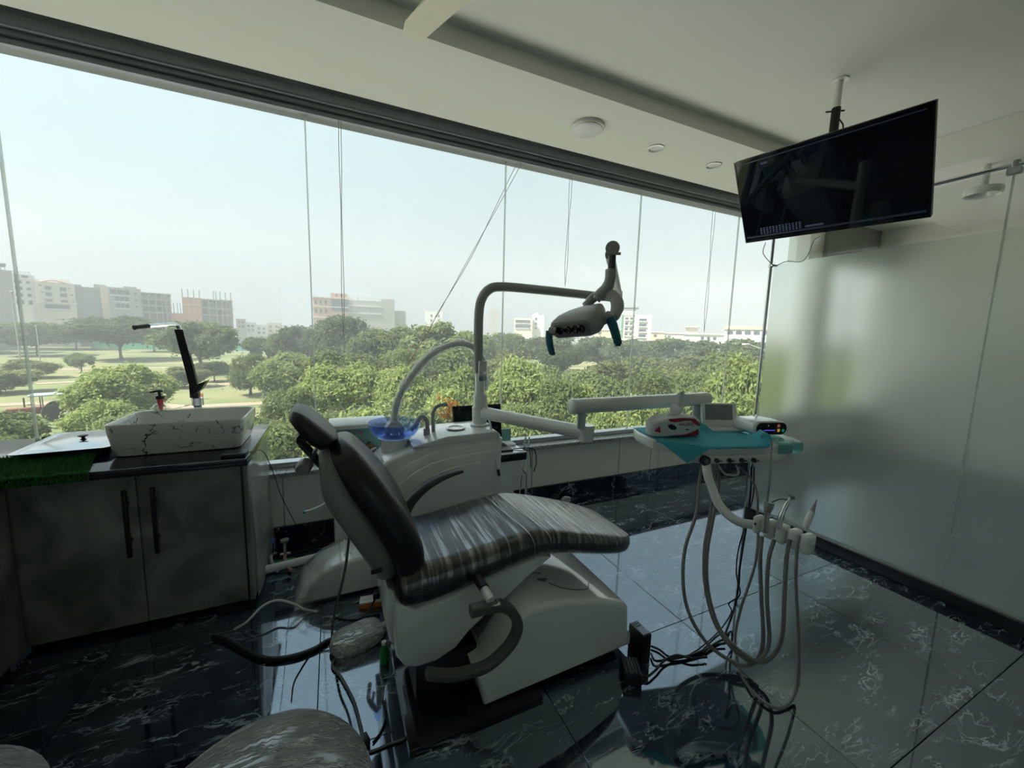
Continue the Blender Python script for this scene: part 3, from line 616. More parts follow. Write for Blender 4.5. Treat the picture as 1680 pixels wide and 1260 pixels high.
(a, z) = h.px(880, 517); MB().ball((a, 3, z), (1.6, 1.6, 1.2)).xf(h.M).build('roof_dome', MT['render_grey'], h.root)
h = House(1018, 1067, 517, 120, 'tall cream block with balconies right of the lamp head'); h.wall('render_cream')
h.box_px('tower', 1018, 508, 1040, 520, 0, 8, 'render_white'); h.box_px('roof_slab', 1016, 503, 1045, 505, -0.5, 5, 'concrete_raw')
for x in (1020, 1030, 1040): h.box_px('roof_post', x, 505, x+1, 509, 0.5, 0.8, 'concrete_raw')
for y in (521, 530, 539, 548): 
    h.win(1024, y, 1029, y+4); h.win(1032, y, 1036, y+4); h.win(1047, y+2, 1059, y+6, 'balcony')
h.box_px('green_strip', 1018, 516, 1020, 555, -0.3, 0.1, 'fence_green')
for i, (x0, x1, t, m, lb) in enumerate(((975, 1018, 541, 'render_yellow', 'low yellow house behind the lamp handle'), (1066, 1090, 545, 'render_yellow', 'low pale yellow house beside the tall cream block'), (1089, 1122, 547, 'render_cream', 'low cream house left of the house with a roof room'))):
    h = House(x0, x1, t, 140+i*5, lb, name='distant_house'); h.wall(m); h.win(x0+6, t+4, x0+11, t+8, sill=False); h.box_px('parapet', x0, t-1, x1, t+0.5, -0.4, 8, 'render_white')
h = House(1121, 1187, 549, 120, 'low white house with a cream roof room'); h.wall('render_white'); h.box_px('roof_room', 1123, 536, 1144, 549, 1, 8, 'render_cream'); h.box_px('roof_slab', 1121, 534, 1146, 536, 0, 9, 'render_cream'); h.box_px('parapet', 1120, 547, 1188, 549, -0.5, 8, 'render_cream')
for x in (1150, 1160, 1170): h.win(x, 553, x+5, 558, sill=False)
h = House(1187, 1300, 541, 110, 'long white house with a row of arched windows and tan roof'); h.wall('render_white'); h.box_px('roof', 1186, 534, 1301, 541, -0.4, 9, 'roof_tan')
for k in range(7):
    (a, zt), (b, zb) = h.px(1192+k*15, 545), h.px(1202+k*15, 550); rr = (b-a)/2
    MB().prism([(a, zb), (b, zb)]+[((a+b)/2+rr*math.cos(PI*q/8), zt-rr*0.2+rr*0.6*math.sin(PI*q/8)) for q in range(9)], -0.15, 0.1).xf(h.M).build('arched_window', MT['house_glass'], h.root, ang=None)
fp = [on_z(x, y, GZ) for x, y in ((150, 572), (300, 574), (470, 577))]
f = thing('park_fence', 'long green and blue site fence across the park', 'fence', fp[1])
mat('fence_blue', (0.06, 0.2, 0.4), 0.6)
for i in range(12):
    a = fp[0].lerp(fp[2], i/12); b = fp[0].lerp(fp[2], (i+0.98)/12); d = (b-a).normalized(); n = Vector((-d.y, d.x, 0))*0.05
    MB().add([a-n, b-n, b+n, a+n]+[q+Vector((0, 0, 1.8)) for q in (a-n, b-n, b+n, a+n)], [(0, 1, 2, 3), (4, 5, 6, 7), (0, 1, 5, 4), (1, 2, 6, 5), (2, 3, 7, 6), (3, 0, 4, 7)]).build('panel', MT['fence_blue' if i in (9, 10) else 'fence_green'], f, ang=None)
# ------------------------------------------------------------------ materials of the things
mat('white_plastic', (0.76, 0.77, 0.75), 0.16, var=0.03, scale=4, coat=0.8)
mat('armrest_grey', (0.085, 0.088, 0.086), 0.4, var=0.05, scale=8)
mat('grey_plastic', (0.20, 0.205, 0.20), 0.32, var=0.05, scale=8)
mat('lamp_grey', (0.33, 0.335, 0.33), 0.35, var=0.05, scale=8)
mat('dark_plastic', (0.03, 0.032, 0.034), 0.4, var=0.1)
mat('black_plastic', (0.010, 0.010, 0.011), 0.35, var=0.2)
mat('black_gloss', (0.006, 0.006, 0.008), 0.08, var=0.2)
mat('black_leather', (0.010, 0.011, 0.013), 0.34, var=0.15, bump=0.12, bscale=140)
mat('headrest_leather', (0.014, 0.015, 0.017), 0.42, var=0.15, bump=0.12, bscale=140)
mat('teal_rubber', (0.008, 0.12, 0.16), 0.5, var=0.12)
mat('teal_paper', (0.05, 0.36, 0.44), 0.75, var=0.05, scale=6, bump=0.1, bscale=30)
mat('hose_grey', (0.20, 0.20, 0.19), 0.42, var=0.05); mat('hose_light', (0.60, 0.61, 0.59), 0.42, var=0.05)
mat('cable_black', (0.010, 0.010, 0.012), 0.45, var=0.1); mat('cable_grey', (0.12, 0.12, 0.12), 0.5, var=0.1)
mat('steel', (0.62, 0.63, 0.64), 0.2, 1.0, var=0.06, scale=30)
mat('black_granite', (0.010, 0.011, 0.014), 0.09, var=0.3, scale=90, ior=1.6)
mat('grass_green', (0.025, 0.14, 0.025), 0.8, var=0.5, scale=70)
mat('red_print', (0.35, 0.012, 0.04), 0.5); mat('navy_print', (0.012, 0.014, 0.045), 0.5); mat('red_liquid', (0.7, 0.06, 0.10), 0.3)
mat('paper_white', (0.78, 0.80, 0.82), 0.8, var=0.03, bump=0.15, bscale=25); mat('pack_white', (0.62, 0.64, 0.64), 0.4, var=0.04, bump=0.25, bscale=14)
mat('orange_plastic', (0.60, 0.17, 0.02), 0.45); mat('device_teal', (0.20, 0.42, 0.40), 0.4, var=0.05)
mat('fan_cream', (0.80, 0.80, 0.62), 0.4, var=0.05, scale=3); mat('lamp_white', (0.72, 0.70, 0.76), 0.4)
mat('wrapped_white', (0.60, 0.61, 0.59), 0.25, var=0.06, scale=20, bump=1.0, bscale=45)
mat('viewer_screen', (0.24, 0.25, 0.25), 0.3)
mat('pale_green', (0.02, 0.32, 0.06), 0.4)
def cloudy():
    m, nt, b = nodes('grey_cloud_laminate'); N = nt.nodes; L = nt.links
    tc = N.new('ShaderNodeTexCoord'); n = N.new('ShaderNodeTexNoise'); n.inputs['Scale'].default_value = 3.2; n.inputs['Detail'].default_value = 7; n.inputs['Distortion'].default_value = 1.4; L.new(tc.outputs['Object'], n.inputs['Vector'])
    cr = N.new('ShaderNodeValToRGB'); L.new(n.outputs['Fac'], cr.inputs[0]); e = cr.color_ramp.elements
    e[0].position = 0.35; e[0].color = (0.12, 0.125, 0.12, 1); e[1].position = 0.75; e[1].color = (0.36, 0.35, 0.31, 1)
    L.new(cr.outputs[0], b.inputs['Base Color']); b.inputs['Roughness'].default_value = 0.4; MT['laminate'] = m
cloudy()
def veined():
    m, nt, b = nodes('veined_white_ceramic'); N = nt.nodes; L = nt.links
    tc = N.new('ShaderNodeTexCoord')
    n = N.new('ShaderNodeTexNoise'); n.inputs['Scale'].default_value = 8.0; n.inputs['Detail'].default_value = 5.0; n.inputs['Distortion'].default_value = 0.35; L.new(tc.outputs['Object'], n.inputs['Vector'])
    s = N.new('ShaderNodeMath'); s.operation = 'SUBTRACT'; s.inputs[1].default_value = 0.5; L.new(n.outputs['Fac'], s.inputs[0])
    a = N.new('ShaderNodeMath'); a.operation = 'ABSOLUTE'; L.new(s.outputs[0], a.inputs[0])
    r = N.new('ShaderNodeMapRange'); r.inputs[1].default_value = 0.004; r.inputs[2].default_value = 0.013; r.inputs[3].default_value = 1; r.inputs[4].default_value = 0; L.new(a.outputs[0], r.inputs[0])
    g = N.new('ShaderNodeTexNoise'); g.inputs['Scale'].default_value = 9.0; L.new(tc.outputs['Object'], g.inputs['Vector'])
    gr = N.new('ShaderNodeMapRange'); gr.inputs[1].default_value = 0.42; gr.inputs[2].default_value = 0.56; L.new(g.outputs['Fac'], gr.inputs[0])
    mu = N.new('ShaderNodeMath'); mu.operation = 'MULTIPLY'; L.new(r.outputs[0], mu.inputs[0]); L.new(gr.outputs[0], mu.inputs[1])
    mx = N.new('ShaderNodeMix'); mx.data_type = 'RGBA'; L.new(mu.outputs[0], mx.inputs['Factor']); mx.inputs['A'].default_value = (0.68, 0.68, 0.66, 1); mx.inputs['B'].default_value = (0.03, 0.03, 0.03, 1)
    L.new(mx.outputs['Result'], b.inputs['Base Color']); b.inputs['Roughness'].default_value = 0.12; MT['ceramic'] = m
veined()
thin_glass('blue_glass', (0.66, 0.76, 0.98), 0.02, dirt=0.07, base=(0.12, 0.24, 0.85))
thin_glass('teal_glass', (0.45, 0.75, 0.76), 0.03, dirt=0.06)
thin_glass('bottle_plastic', (0.9, 0.92, 0.9), 0.05, dirt=0.06)
thin_glass('sheet_plastic', (0.92, 0.94, 0.93), 0.12, dirt=0.40, streak=(9, 9, 1.2), streak_amt=0.12, bump=0.4)
thin_glass('wrap_film', (0.98, 0.99, 0.99), 0.16, extra=0.0, streak=(52, 2.6, 6), streak_amt=0.34, bump=0.7, ior=1.5)
thin_glass('wrap_loose', (0.95, 0.96, 0.96), 0.14, extra=0.02, dirt=0.10, streak=(14, 14, 14), streak_amt=0.35, bump=1.0, ior=1.5)

def rrect(cx, cy, hx, hy, r, k=5):
    pts = []
    for (sx, sy, a0) in ((1, 1, 0), (-1, 1, PI/2), (-1, -1, PI), (1, -1, 1.5*PI)):
        for i in range(k+1):
            a = a0+PI/2*i/k; pts.append((cx+sx*(hx-r)+r*math.cos(a), cy+sy*(hy-r)+r*math.sin(a)))
    return pts
def text(body, size, M, m, parent, ext=0.0003, name='lettering'):
    cu = bpy.data.curves.new(name, 'FONT'); cu.body = body; cu.size = size; cu.extrude = ext; cu.align_x = 'CENTER'; cu.align_y = 'CENTER'
    cu.materials.append(MT[m]); o = bpy.data.objects.new(name, cu); COL.objects.link(o); o.parent = parent
    M = Matrix.Translation(-wloc(parent)) @ M
    bpy.context.view_layer.update(); me = bpy.data.meshes.new_from_object(o.evaluated_get(bpy.context.evaluated_depsgraph_get()))
    bpy.data.objects.remove(o); me.transform(M); q = part(name, me, parent); return q
def cord(name, pts, r, m, label, cat='cable', n=8, sm=8, group=None):
    return solo(name, MB().tube(spline(pts, sm), r, n), MT[m], label, cat, group)

# ------------------------------------------------------------------ basin cabinet and what stands on it
cb = thing('basin_cabinet', 'grey marbled two-door cabinet under the white basin', 'cabinet', (-0.9, 2.7, 0))
MB().box((-1.36, 2.39, 0.06), (-0.44, 3.0, 0.808), 0.003).build('carcass', MT['dark_plastic'], cb)
MB().box((-1.33, 2.43, 0.0), (-0.46, 2.98, 0.06)).build('plinth', MT['black_plastic'], cb)
for a, b, hx in ((-1.352, -0.882, -0.915), (-0.878, -0.462, -0.812)):
    d = MB().box((a, 2.368, 0.035), (b, 2.388, 0.802), 0.002).build('door', MT['laminate'], cb)
    z0, z1 = 0.40, 0.735
    MB().box((hx-0.008, 2.328, z0), (hx+0.008, 2.344, z1), 0.002).box((hx-0.006, 2.34, z0+0.07), (hx+0.006, 2.37, z0+0.082)).box((hx-0.006, 2.34, z1-0.082), (hx+0.006, 2.37, z1-0.07)).build('handle', MT['black_plastic'], d)
MB().box((-0.452, 2.366, 0.03), (-0.430, 3.0, 0.806), 0.002).build('side_panel', MT['laminate'], cb)
MB().grid(lambda u, v: (-0.422+0.006*math.sin(u*9+v*5)+0.02*(1-v)*u, 2.40+0.55*u, 0.02+0.79*v), 16, 12).build('protective_sheet', MT['sheet_plastic'], cb)
sc_ = thing('side_cabinet', 'dark grey return cabinet at the left edge of the photo', 'cabinet', (-1.7, 1.8, 0))
MB().box((-2.0, 1.25, 0.06), (-1.32, 2.36, 0.808), 0.003).build('carcass', MT['dark_plastic'], sc_)
for a, b in ((1.26, 1.80), (1.804, 2.35)): MB().box((-1.318, a, 0.035), (-1.300, b, 0.802), 0.002).build('door', MT['laminate'], sc_)
MB().box((-1.97, 1.28, 0.0), (-1.36, 2.35, 0.06)).build('plinth', MT['black_plastic'], sc_)
wt = MB().box((-2.05, 2.29, 0.81), (-0.415, 3.09, 0.85), 0.004).box((-2.05, 1.2, 0.81), (-1.27, 2.288, 0.85), 0.004)
solo('worktop', wt, MT['black_granite'], 'black polished granite worktop carrying the basin', 'worktop')

bs = thing('vessel_basin', 'rectangular white basin with black marble veins on black worktop', 'basin', (-0.735, 2.68, 0.851))
def basin():
    cx, cy = -0.742, 2.675; secs = []
    def wave(p, z): return (p[0], p[1], z+(-0.014*math.exp(-((p[0]+0.72)/0.10)**2) if p[1] > cy+0.1 else 0)*(1 if z > 0.95 else 0))
    for hx, hy, z in ((0.25, 0.165, 0.852), (0.262, 0.176, 0.856), (0.275, 0.19, 0.90), (0.285, 0.20, 0.97), (0.288, 0.203, 1.012), (0.285, 0.20, 1.018), (0.277, 0.192, 1.016), (0.265, 0.18, 0.98), (0.25, 0.165, 0.91), (0.22, 0.14, 0.885), (0.05, 0.04, 0.878)):
        secs.append([wave(p, z) for p in rrect(cx, cy, hx, hy, min(hx, hy)*0.25, 6)])
    return MB().loft(secs)
basin().build('bowl', MT['ceramic'], bs, ang=50)
MB().lathe([(0.0, 0.887), (0.022, 0.887), (0.024, 0.881)], (-0.735, 2.675, 0.0), 16).build('drain', MT['chrome'], bs)
tp = thing('basin_tap', 'tall glossy black tap with chrome foot behind the basin', 'tap', (-0.765, 2.925, 0.851))
MB().lathe([(0.027, 0.851), (0.027, 0.87), (0.022, 0.875), (0.022, 1.02), (0.03, 1.03), (0.03, 1.075), (0.0, 1.077)], (-0.765, 2.925, 0), 20).build('foot', MT['chrome'], tp)
MB().box((-0.796, 2.903, 1.077), (-0.752, 2.947, 1.16), 0.004).build('lever_block', MT['black_gloss'], tp)
MB().prism([(-0.79, 1.085), (-0.735, 1.125), (-0.70, 1.185), (-0.745, 1.165)], 2.885, 2.945, 0.004).build('lever', MT['black_gloss'], tp)
MB().loft([[(-0.775+s*0.020-0.05*k, 2.925+t*0.016, 1.15+0.335*k) for s, t in ((-1, -1), (1, -1), (1, 1), (-1, 1))] for k in (0, 0.25, 0.5, 0.75, 1)]).build('column', MT['black_gloss'], tp)
MB().tube(spline([(-0.825, 2.925, 1.475), (-0.828, 2.92, 1.50), (-0.84, 2.90, 1.512), (-0.90, 2.80, 1.505), (-0.93, 2.75, 1.495)], 5), 0.011, 10).build('spout', MT['chrome'], tp)
MB().tube([(-0.915, 2.775, 1.50), (-0.955, 2.715, 1.490)], 0.013, 10).build('nozzle', MT['black_plastic'], tp)

sp = thing('soap_bottle', 'clear soap bottle with black pump behind the basin', 'bottle', (-0.965, 2.995, 0.851))
MB().lathe([(0.042, 0.851), (0.048, 0.87), (0.05, 0.98), (0.046, 1.01), (0.03, 1.032), (0.015, 1.04), (0.015, 1.05)], (-0.965, 2.995, 0), 20).build('bottle_body', MT['bottle_plastic'], sp)
MB().lathe([(0.010, 1.0), (0.016, 1.05), (0.016, 1.066)], (-0.965, 2.995, 0), 12).build('red_collar', MT['red_liquid'], sp)
MB().lathe([(0.022, 1.066), (0.022, 1.085), (0.008, 1.088), (0.008, 1.11)], (-0.965, 2.995, 0), 16).tube([(-0.95, 2.995, 1.112), (-0.965, 2.995, 1.114), (-1.005, 2.985, 1.108)], 0.007, 8).build('pump', MT['black_plastic'], sp)

gm = thing('grass_mat', 'green artificial grass mat under the steel tray', 'mat', (-1.25, 2.65, 0.85))
gpoly = [(-1.0, 2.272), (-1.09, 2.55), (-1.20, 3.03), (-1.50, 3.03), (-1.40, 2.66), (-1.62, 2.272)]
MB().prism(gpoly, 0.852, 0.860, ax='z').build('backing', MT['grass_green'], gm)
def blades():
    mb = MB(); rr = random.Random(3)
    def inside(x, y):
        c = False; j = len(gpoly)-1
        for i in range(len(gpoly)):
            (xi, yi), (xj, yj) = gpoly[i], gpoly[j]
            if (yi > y) != (yj > y) and x < (xj-xi)*(y-yi)/(yj-yi)+xi: c = not c
            j = i
        return c
    k = 0
    while k < 11000:
        x, y = rr.uniform(-1.63, -1.0), rr.uniform(2.27, 3.03)
        if not inside(x, y): continue
        a = rr.uniform(0, 6.28); l = rr.uniform(0.012, 0.026); w = 0.0022; t = rr.uniform(0, 0.014); b = rr.uniform(0, 6.28)
        c, s = math.cos(a)*w, math.sin(a)*w
        mb.add([(x-c, y-s, 0.859), (x+c, y+s, 0.859), (x+t*math.cos(b), y+t*math.sin(b), 0.859+l)], [(0, 1, 2)]); k += 1
    k = 0
    while k < 1200:      # fringe hanging over the front edge
        x = rr.uniform(-1.6, -1.0); z = rr.uniform(0.822, 0.862); a = rr.uniform(-1, 1)*0.01
        mb.add([(x-0.002, 2.283, z), (x+0.002, 2.283, z), (x+a, 2.272, z-rr.uniform(0.005, 0.018))], [(0, 1, 2)]); k += 1
    return mb
o = blades().build('grass_pile', MT['grass_green'], gm, ang=None, fix=False); o['kind'] = 'stuff'
st = thing('instrument_tray', 'shallow stainless steel tray with lid on the grass mat', 'tray', (-1.2, 2.75, 0.872))
def flat_tray():
    M = Matrix.Translation((-1.215, 2.735, 0)) @ Matrix.Rotation(0.08, 4, 'Z')
    def sec(hx, hy, z): return [(x, y, z) for x, y in rrect(0, 0, hx, hy, 0.03, 4)]
    body = MB().loft([sec(0.135, 0.19, 0.874), sec(0.15, 0.205, 0.892), (sec(0.168, 0.222, 0.897))]).xf(M)
    lid = MB().loft([sec(0.17, 0.225, 0.8975), sec(0.172, 0.227, 0.902), sec(0.155, 0.21, 0.905), sec(0.148, 0.203, 0.900), sec(0.14, 0.195, 0.900), sec(0.13, 0.185, 0.906)]).xf(M)
    return body, lid
b_, l_ = flat_tray(); b_.build('tray_body', MT['steel'], st); ld = l_.build('lid', MT['steel'], st)
MB().lathe([(0.014, 0.906), (0.007, 0.912), (0.007, 0.918), (0.02, 0.926), (0.02, 0.93), (0, 0.932)], (-1.20, 2.72, 0), 14).build('knob', MT['black_plastic'], ld)
ad_ = thing('black_adapter', 'flat black box at the right end of the worktop', 'adapter', (-0.475, 2.345, 0.851))
MB().box((-0.53, 2.31, 0.851), (-0.425, 2.40, 0.872), 0.006).build('housing', MT['black_plastic'], ad_)
cord('thin_cable', [(-0.425, 2.345, 0.862), (-0.40, 2.34, 0.868), on_y(433, 742, 2.45), on_y(450, 780, 2.6), on_y(462, 815, 2.75), on_y(486, 862, 2.9)], 0.0022, 'cable_black', 'thin black cable drooping from the worktop end to the skirting')

# ------------------------------------------------------------------ ceiling fittings
cl = thing('ceiling_light', 'round white surface light on the ceiling strip', 'ceiling light', (1.70, 2.53, 2.962))
MB().lathe([(0.118, 3.0), (0.122, 2.992), (0.118, 2.98), (0.112, 2.978)], (1.70, 2.53, 0), 36).build('rim', MT['white_plastic'], cl)
MB().lathe([(0.112, 2.985), (0.11, 2.972), (0.09, 2.964), (0.0, 2.962)], (1.70, 2.53, 0), 36).build('diffuser', MT['lamp_white'], cl)
for x, y, lb in ((2.363, 2.545, 'white downlight ring next to the round ceiling light'), (3.02, 2.548, 'white downlight ring nearest the television')):
    d = thing('downlight', lb, 'downlight', (x, y, 2.99), 'downlights in the ceiling strip')
    MB().lathe([(0.058, 3.0), (0.066, 2.997), (0.066, 2.993), (0.052, 2.990), (0.050, 2.9995)], (x, y, 0), 28).build('ring', MT['white_plastic'], d)
    MB().lathe([(0.050, 2.9992), (0.02, 2.998), (0, 2.998)], (x, y, 0), 28).build('lens', MT['lamp_white'], d)
FX, FY = 0.636, 1.297
fn = thing('ceiling_fan', 'cream ceiling fan with one blade reaching into the photo', 'fan', (FX, FY, 2.80))
MB().cyl((FX, FY, 2.93), (FX, FY, 3.10), 0.012).lathe([(0.06, 3.10), (0.05, 3.06), (0.02, 3.05)], (FX, FY, 0)).build('rod', MT['fan_cream'], fn)
MB().lathe([(0.03, 2.95), (0.10, 2.93), (0.115, 2.89), (0.115, 2.855), (0.09, 2.83), (0.0, 2.822)], (FX, FY, 0), 28).build('motor_housing', MT['fan_cream'], fn)
a0 = math.radians(111)
for k in range(3):
    M = Matrix.Translation((FX, FY, 2.862)) @ Matrix.Rotation(a0+k*2*PI/3, 4, 'Z') @ Matrix.Rotation(0.12, 4, 'X')
    pts = [(0.26, -0.055), (0.40, -0.062), (0.72, -0.055), (0.77, -0.035), (0.785, 0.0), (0.77, 0.035), (0.72, 0.055), (0.40, 0.062), (0.26, 0.055)]
    bl = MB().prism(pts, -0.003, 0.003, 0.0015, 1, ax='z', M=M).build('blade', MT['fan_cream'], fn)
    MB().box((0.09, -0.02, -0.002), (0.30, 0.02, 0.004), 0.002, 1).lathe([(0.045, -0.004), (0.04, -0.012), (0, -0.013)], (0.31, 0, 0), 20).xf(M).build('blade_iron', MT['dark_aluminium'], bl)
pd = far(1612, 314, 2.95); zt = 2.86
ex = thing('ceiling_vent', 'round white ceiling vent on a stem beyond the glass partition', 'vent', (pd.x, pd.y, pd.z-0.06))
MB().lathe([(0.105, pd.z+0.02), (0.108, pd.z), (0.105, pd.z-0.022), (0.098, pd.z-0.03), (0.085, pd.z-0.022), (0.075, pd.z+0.01), (0.0, pd.z+0.012)], (pd.x, pd.y, 0), 32).build('disc', MT['white_plastic'], ex)
MB().cyl((pd.x, pd.y, pd.z+0.0), (pd.x, pd.y, zt), 0.025).lathe([(0.10, pd.z+0.02), (0.06, pd.z+0.035), (0.03, pd.z+0.045)], (pd.x, pd.y, 0), 32).build('stem', MT['white_plastic'], ex)

# ------------------------------------------------------------------ television
U = Vector((0.147, -0.989, -0.035)).normalized(); Hh = Vector((-0.502, -0.105, 0.858)); Hh = (Hh-U*Hh.dot(U)).normalized(); Nn = U.cross(Hh).normalized()
if Nn.x > 0: Nn = -Nn
TC = Vector((2.761, 1.532, 2.457)); W2, H2 = 0.485, 0.284
TM = Matrix((( U.x, Hh.x, Nn.x, TC.x), (U.y, Hh.y, Nn.y, TC.y), (U.z, Hh.z, Nn.z, TC.z), (0, 0, 0, 1)))
tv = thing('television', 'black flat screen television hanging from the ceiling', 'television', (TC.x, TC.y, TC.z-H2))
MB().box((-W2, -H2, -0.03), (W2, H2, -0.002), 0.004).box((-0.3, -0.2, -0.055), (0.3, 0.15, -0.03), 0.01).xf(TM).build('casing', MT['black_plastic'], tv)
bz = MB()
for lo, hi in (((-W2, -H2, -0.002), (W2, -H2+0.016, 0.004)), ((-W2, H2-0.009, -0.002), (W2, H2, 0.004)), ((-W2, -H2+0.016, -0.002), (-W2+0.009, H2-0.009, 0.004)), ((W2-0.009, -H2+0.016, -0.002), (W2, H2-0.009, 0.004))): bz.box(lo, hi, 0.001, 1)
bz.xf(TM).build('bezel', MT['black_gloss'], tv)
mat('screen', (0.004, 0.006, 0.012), 0.03, var=0.3, ior=1.42)
s_ = MB().box((-W2+0.009, -H2+0.016, -0.002), (W2-0.009, H2-0.009, 0.0)).xf(TM).build('screen', MT['screen'], tv, ang=None)
mat('screen_ui', (0.01, 0.012, 0.02), 0.3, emit=(0.10, 0.15, 0.26), es=0.16); mat('screen_ui_dim', (0.01, 0.012, 0.02), 0.3, emit=(0.10, 0.14, 0.24), es=0.05)
MB().box((-W2+0.015, -H2+0.03, 0.0), (W2-0.02, -H2+0.042, 0.0006)).box((-W2+0.02, H2-0.03, 0.0), (W2-0.03, H2-0.024, 0.0006)).xf(TM).build('screen_bars', MT['screen_ui_dim'], s_, ang=None)
ui = MB()
for i in range(13):
    for j in range(4): ui.box((-W2+0.11+i*0.02, -H2+0.048+j*0.0125, 0.0), (-W2+0.122+i*0.02, -H2+0.056+j*0.0125, 0.0006))
ui.box((-0.10, -H2+0.05, 0), (0.0, -H2+0.062, 0.0006)); ui.box((-W2+0.165, H2-0.06, 0), (-W2+0.205, H2-0.05, 0.0006))
ui.xf(TM).build('screen_icons', MT['screen_ui'], s_, ang=None)
PB = Vector((2.862, 1.552, 0))
MB().cyl((PB.x, PB.y, 2.93), (PB.x, PB.y, 3.099), 0.02).lathe([(0.045, 3.099), (0.045, 3.094), (0.02, 3.092)], (PB.x, PB.y, 0)).build('upper_pole', MT['white_plastic'], tv)
MB().cyl((PB.x, PB.y, 2.52), (PB.x, PB.y, 2.94), 0.024).box((PB.x-0.05, PB.y-0.05, 2.50), (PB.x+0.02, PB.y+0.05, 2.54), 0.004).cyl((PB.x-0.05, PB.y+0.03, 2.92), (PB.x+0.03, PB.y-0.03, 2.92), 0.005, n=8).build('lower_pole', MT['black_plastic'], tv)
MB().tube(spline([(PB.x-0.01, PB.y-0.03, 2.86), (PB.x-0.01, PB.y-0.055, 2.81), (PB.x-0.02, PB.y-0.05, 2.74)], 6), 0.004, 6).build('cable', MT['cable_black'], tv)
cord('tv_cable', [on_x(1256, 398, 3.0), on_x(1252, 415, 3.05), on_x(1263, 430, 3.15), on_x(1272, 436, 3.22), on_x(1290, 429, 3.22), on_x(1315, 429, 3.2), on_x(1327, 415, 3.15), on_x(1335, 395, 2.95), on_x(1345, 388, 2.86)], 0.003, 'cable_grey', 'thin cable looping from the television to the chrome post')

# ------------------------------------------------------------------ cords hanging in the window
mat('cord_white', (0.55, 0.57, 0.55), 0.6)
mat('cord_red', (0.55, 0.12, 0.10), 0.6)
def pair(x0, x1, ys, lb):
    t = thing('blind_cord', lb, 'cord', on_y(x1, ys[1], 3.05), 'hanging window cords')
    for s in (-1, 1):
        MB().tube(spline([on_y(x0+s*2, ys[0], 3.06)]+[on_y(x0+(x1-x0)*k/5+s*(1.3+0.8*math.sin(k*2.1)), ys[0]+(ys[1]-ys[0])*k/5, 3.055) for k in range(1, 5)]+[on_y(x1, ys[1], 3.05)], 6), 0.0022, 5).build('strand', MT['cord_white'], t)
pair(557, 564, (195, 560), 'pair of white cords hanging left of the pink brick block')
pair(937, 927, (288, 470), 'pair of white cords hanging above the lamp arm')
pair(1172, 1155, (343, 545), 'pair of white cords hanging near the television')
t = thing('slanting_wire', 'slanting twisted wire crossing the window beside the lamp pole', 'wire', on_y(692, 560, 3.2))
for s in (-1, 1): MB().tube(spline([on_y(852+s*4, 268, 3.06), on_y(812+s*1.5, 345, 3.062), on_y(770-s*1.5, 425, 3.064), on_y(715+s, 520, 3.066)], 6), 0.0022, 5).build('strand', MT['cord_white'], t)
MB().tube(spline([on_y(716, 518, 3.066), on_y(702, 545, 3.067), on_y(680, 580, 3.068), on_y(668, 600, 3.068)], 6), 0.0025, 5).build('red_end', MT['cord_red'], t)
# ------------------------------------------------------------------ dental chair
YC = 1.625
def padded(stations, yc, rnd=0.45, k=4, ny=1.0):
    """upholstered form: each station = (top point (x,z), bottom point (x,z), half width)"""
    secs = []
    for (xt, zt), (xb, zb), w in stations:
        c = Vector(((xt+xb)/2, yc, (zt+zb)/2)); n = Vector((xt-xb, 0, zt-zb)); h = n.length/2; n.normalize()
        secs.append([c+Vector((0, a, 0))+n*b for a, b in rrect(0, 0, w, h, min(w, h)*2*rnd, k)])
    return MB().loft(secs)
def smooth_st(st, n=5):
    """resample stations with a spline"""
    A = spline([(s[0][0], s[0][1], s[2]) for s in st], n); B = spline([(s[1][0], s[1][1], 0) for s in st], n)
    return [((a.x, a.y), (b.x, b.y), max(0.004, a.z)) for a, b in zip(A, B)]
ch = thing('dental_chair', 'black upholstered dental chair wrapped in clear film', 'dental chair', (0.72, YC, 0.0))
SEAT = [((0.185, 0.545), (0.19, 0.49), 0.19), ((0.205, 0.585), (0.21, 0.455), 0.235), ((0.27, 0.605), (0.28, 0.448), 0.25), ((0.42, 0.622), (0.44, 0.475), 0.258), ((0.60, 0.645), (0.62, 0.515), 0.258), ((0.74, 0.660), (0.75, 0.54), 0.256),
        ((0.84, 0.652), (0.82, 0.545), 0.254), ((0.98, 0.615), (0.96, 0.52), 0.25), ((1.14, 0.568), (1.12, 0.475), 0.24), ((1.28, 0.522), (1.265, 0.435), 0.215), ((1.36, 0.492), (1.345, 0.418), 0.17), ((1.395, 0.470), (1.385, 0.425), 0.10), ((1.40, 0.455), (1.395, 0.44), 0.04)]
ss = smooth_st(SEAT)
seat = padded(ss, YC).build('seat', MT['black_leather'], ch, ang=60)
def wrap_st(st, e):
    out = []
    for (a, b, w) in st:
        n = Vector((a[0]-b[0], a[1]-b[1])); n.normalize(); out.append(((a[0]+n.x*e, a[1]+n.y*e), (b[0]-n.x*e, b[1]-n.y*e), w+e))
    return out
wr = padded([s for s in wrap_st(ss, 0.004) if 0.20 < s[0][0] < 1.37], YC); wr.f = [f for f in wr.f if len(f) == 4]
wr.build('seat_wrap', MT['wrap_film'], seat, ang=60)
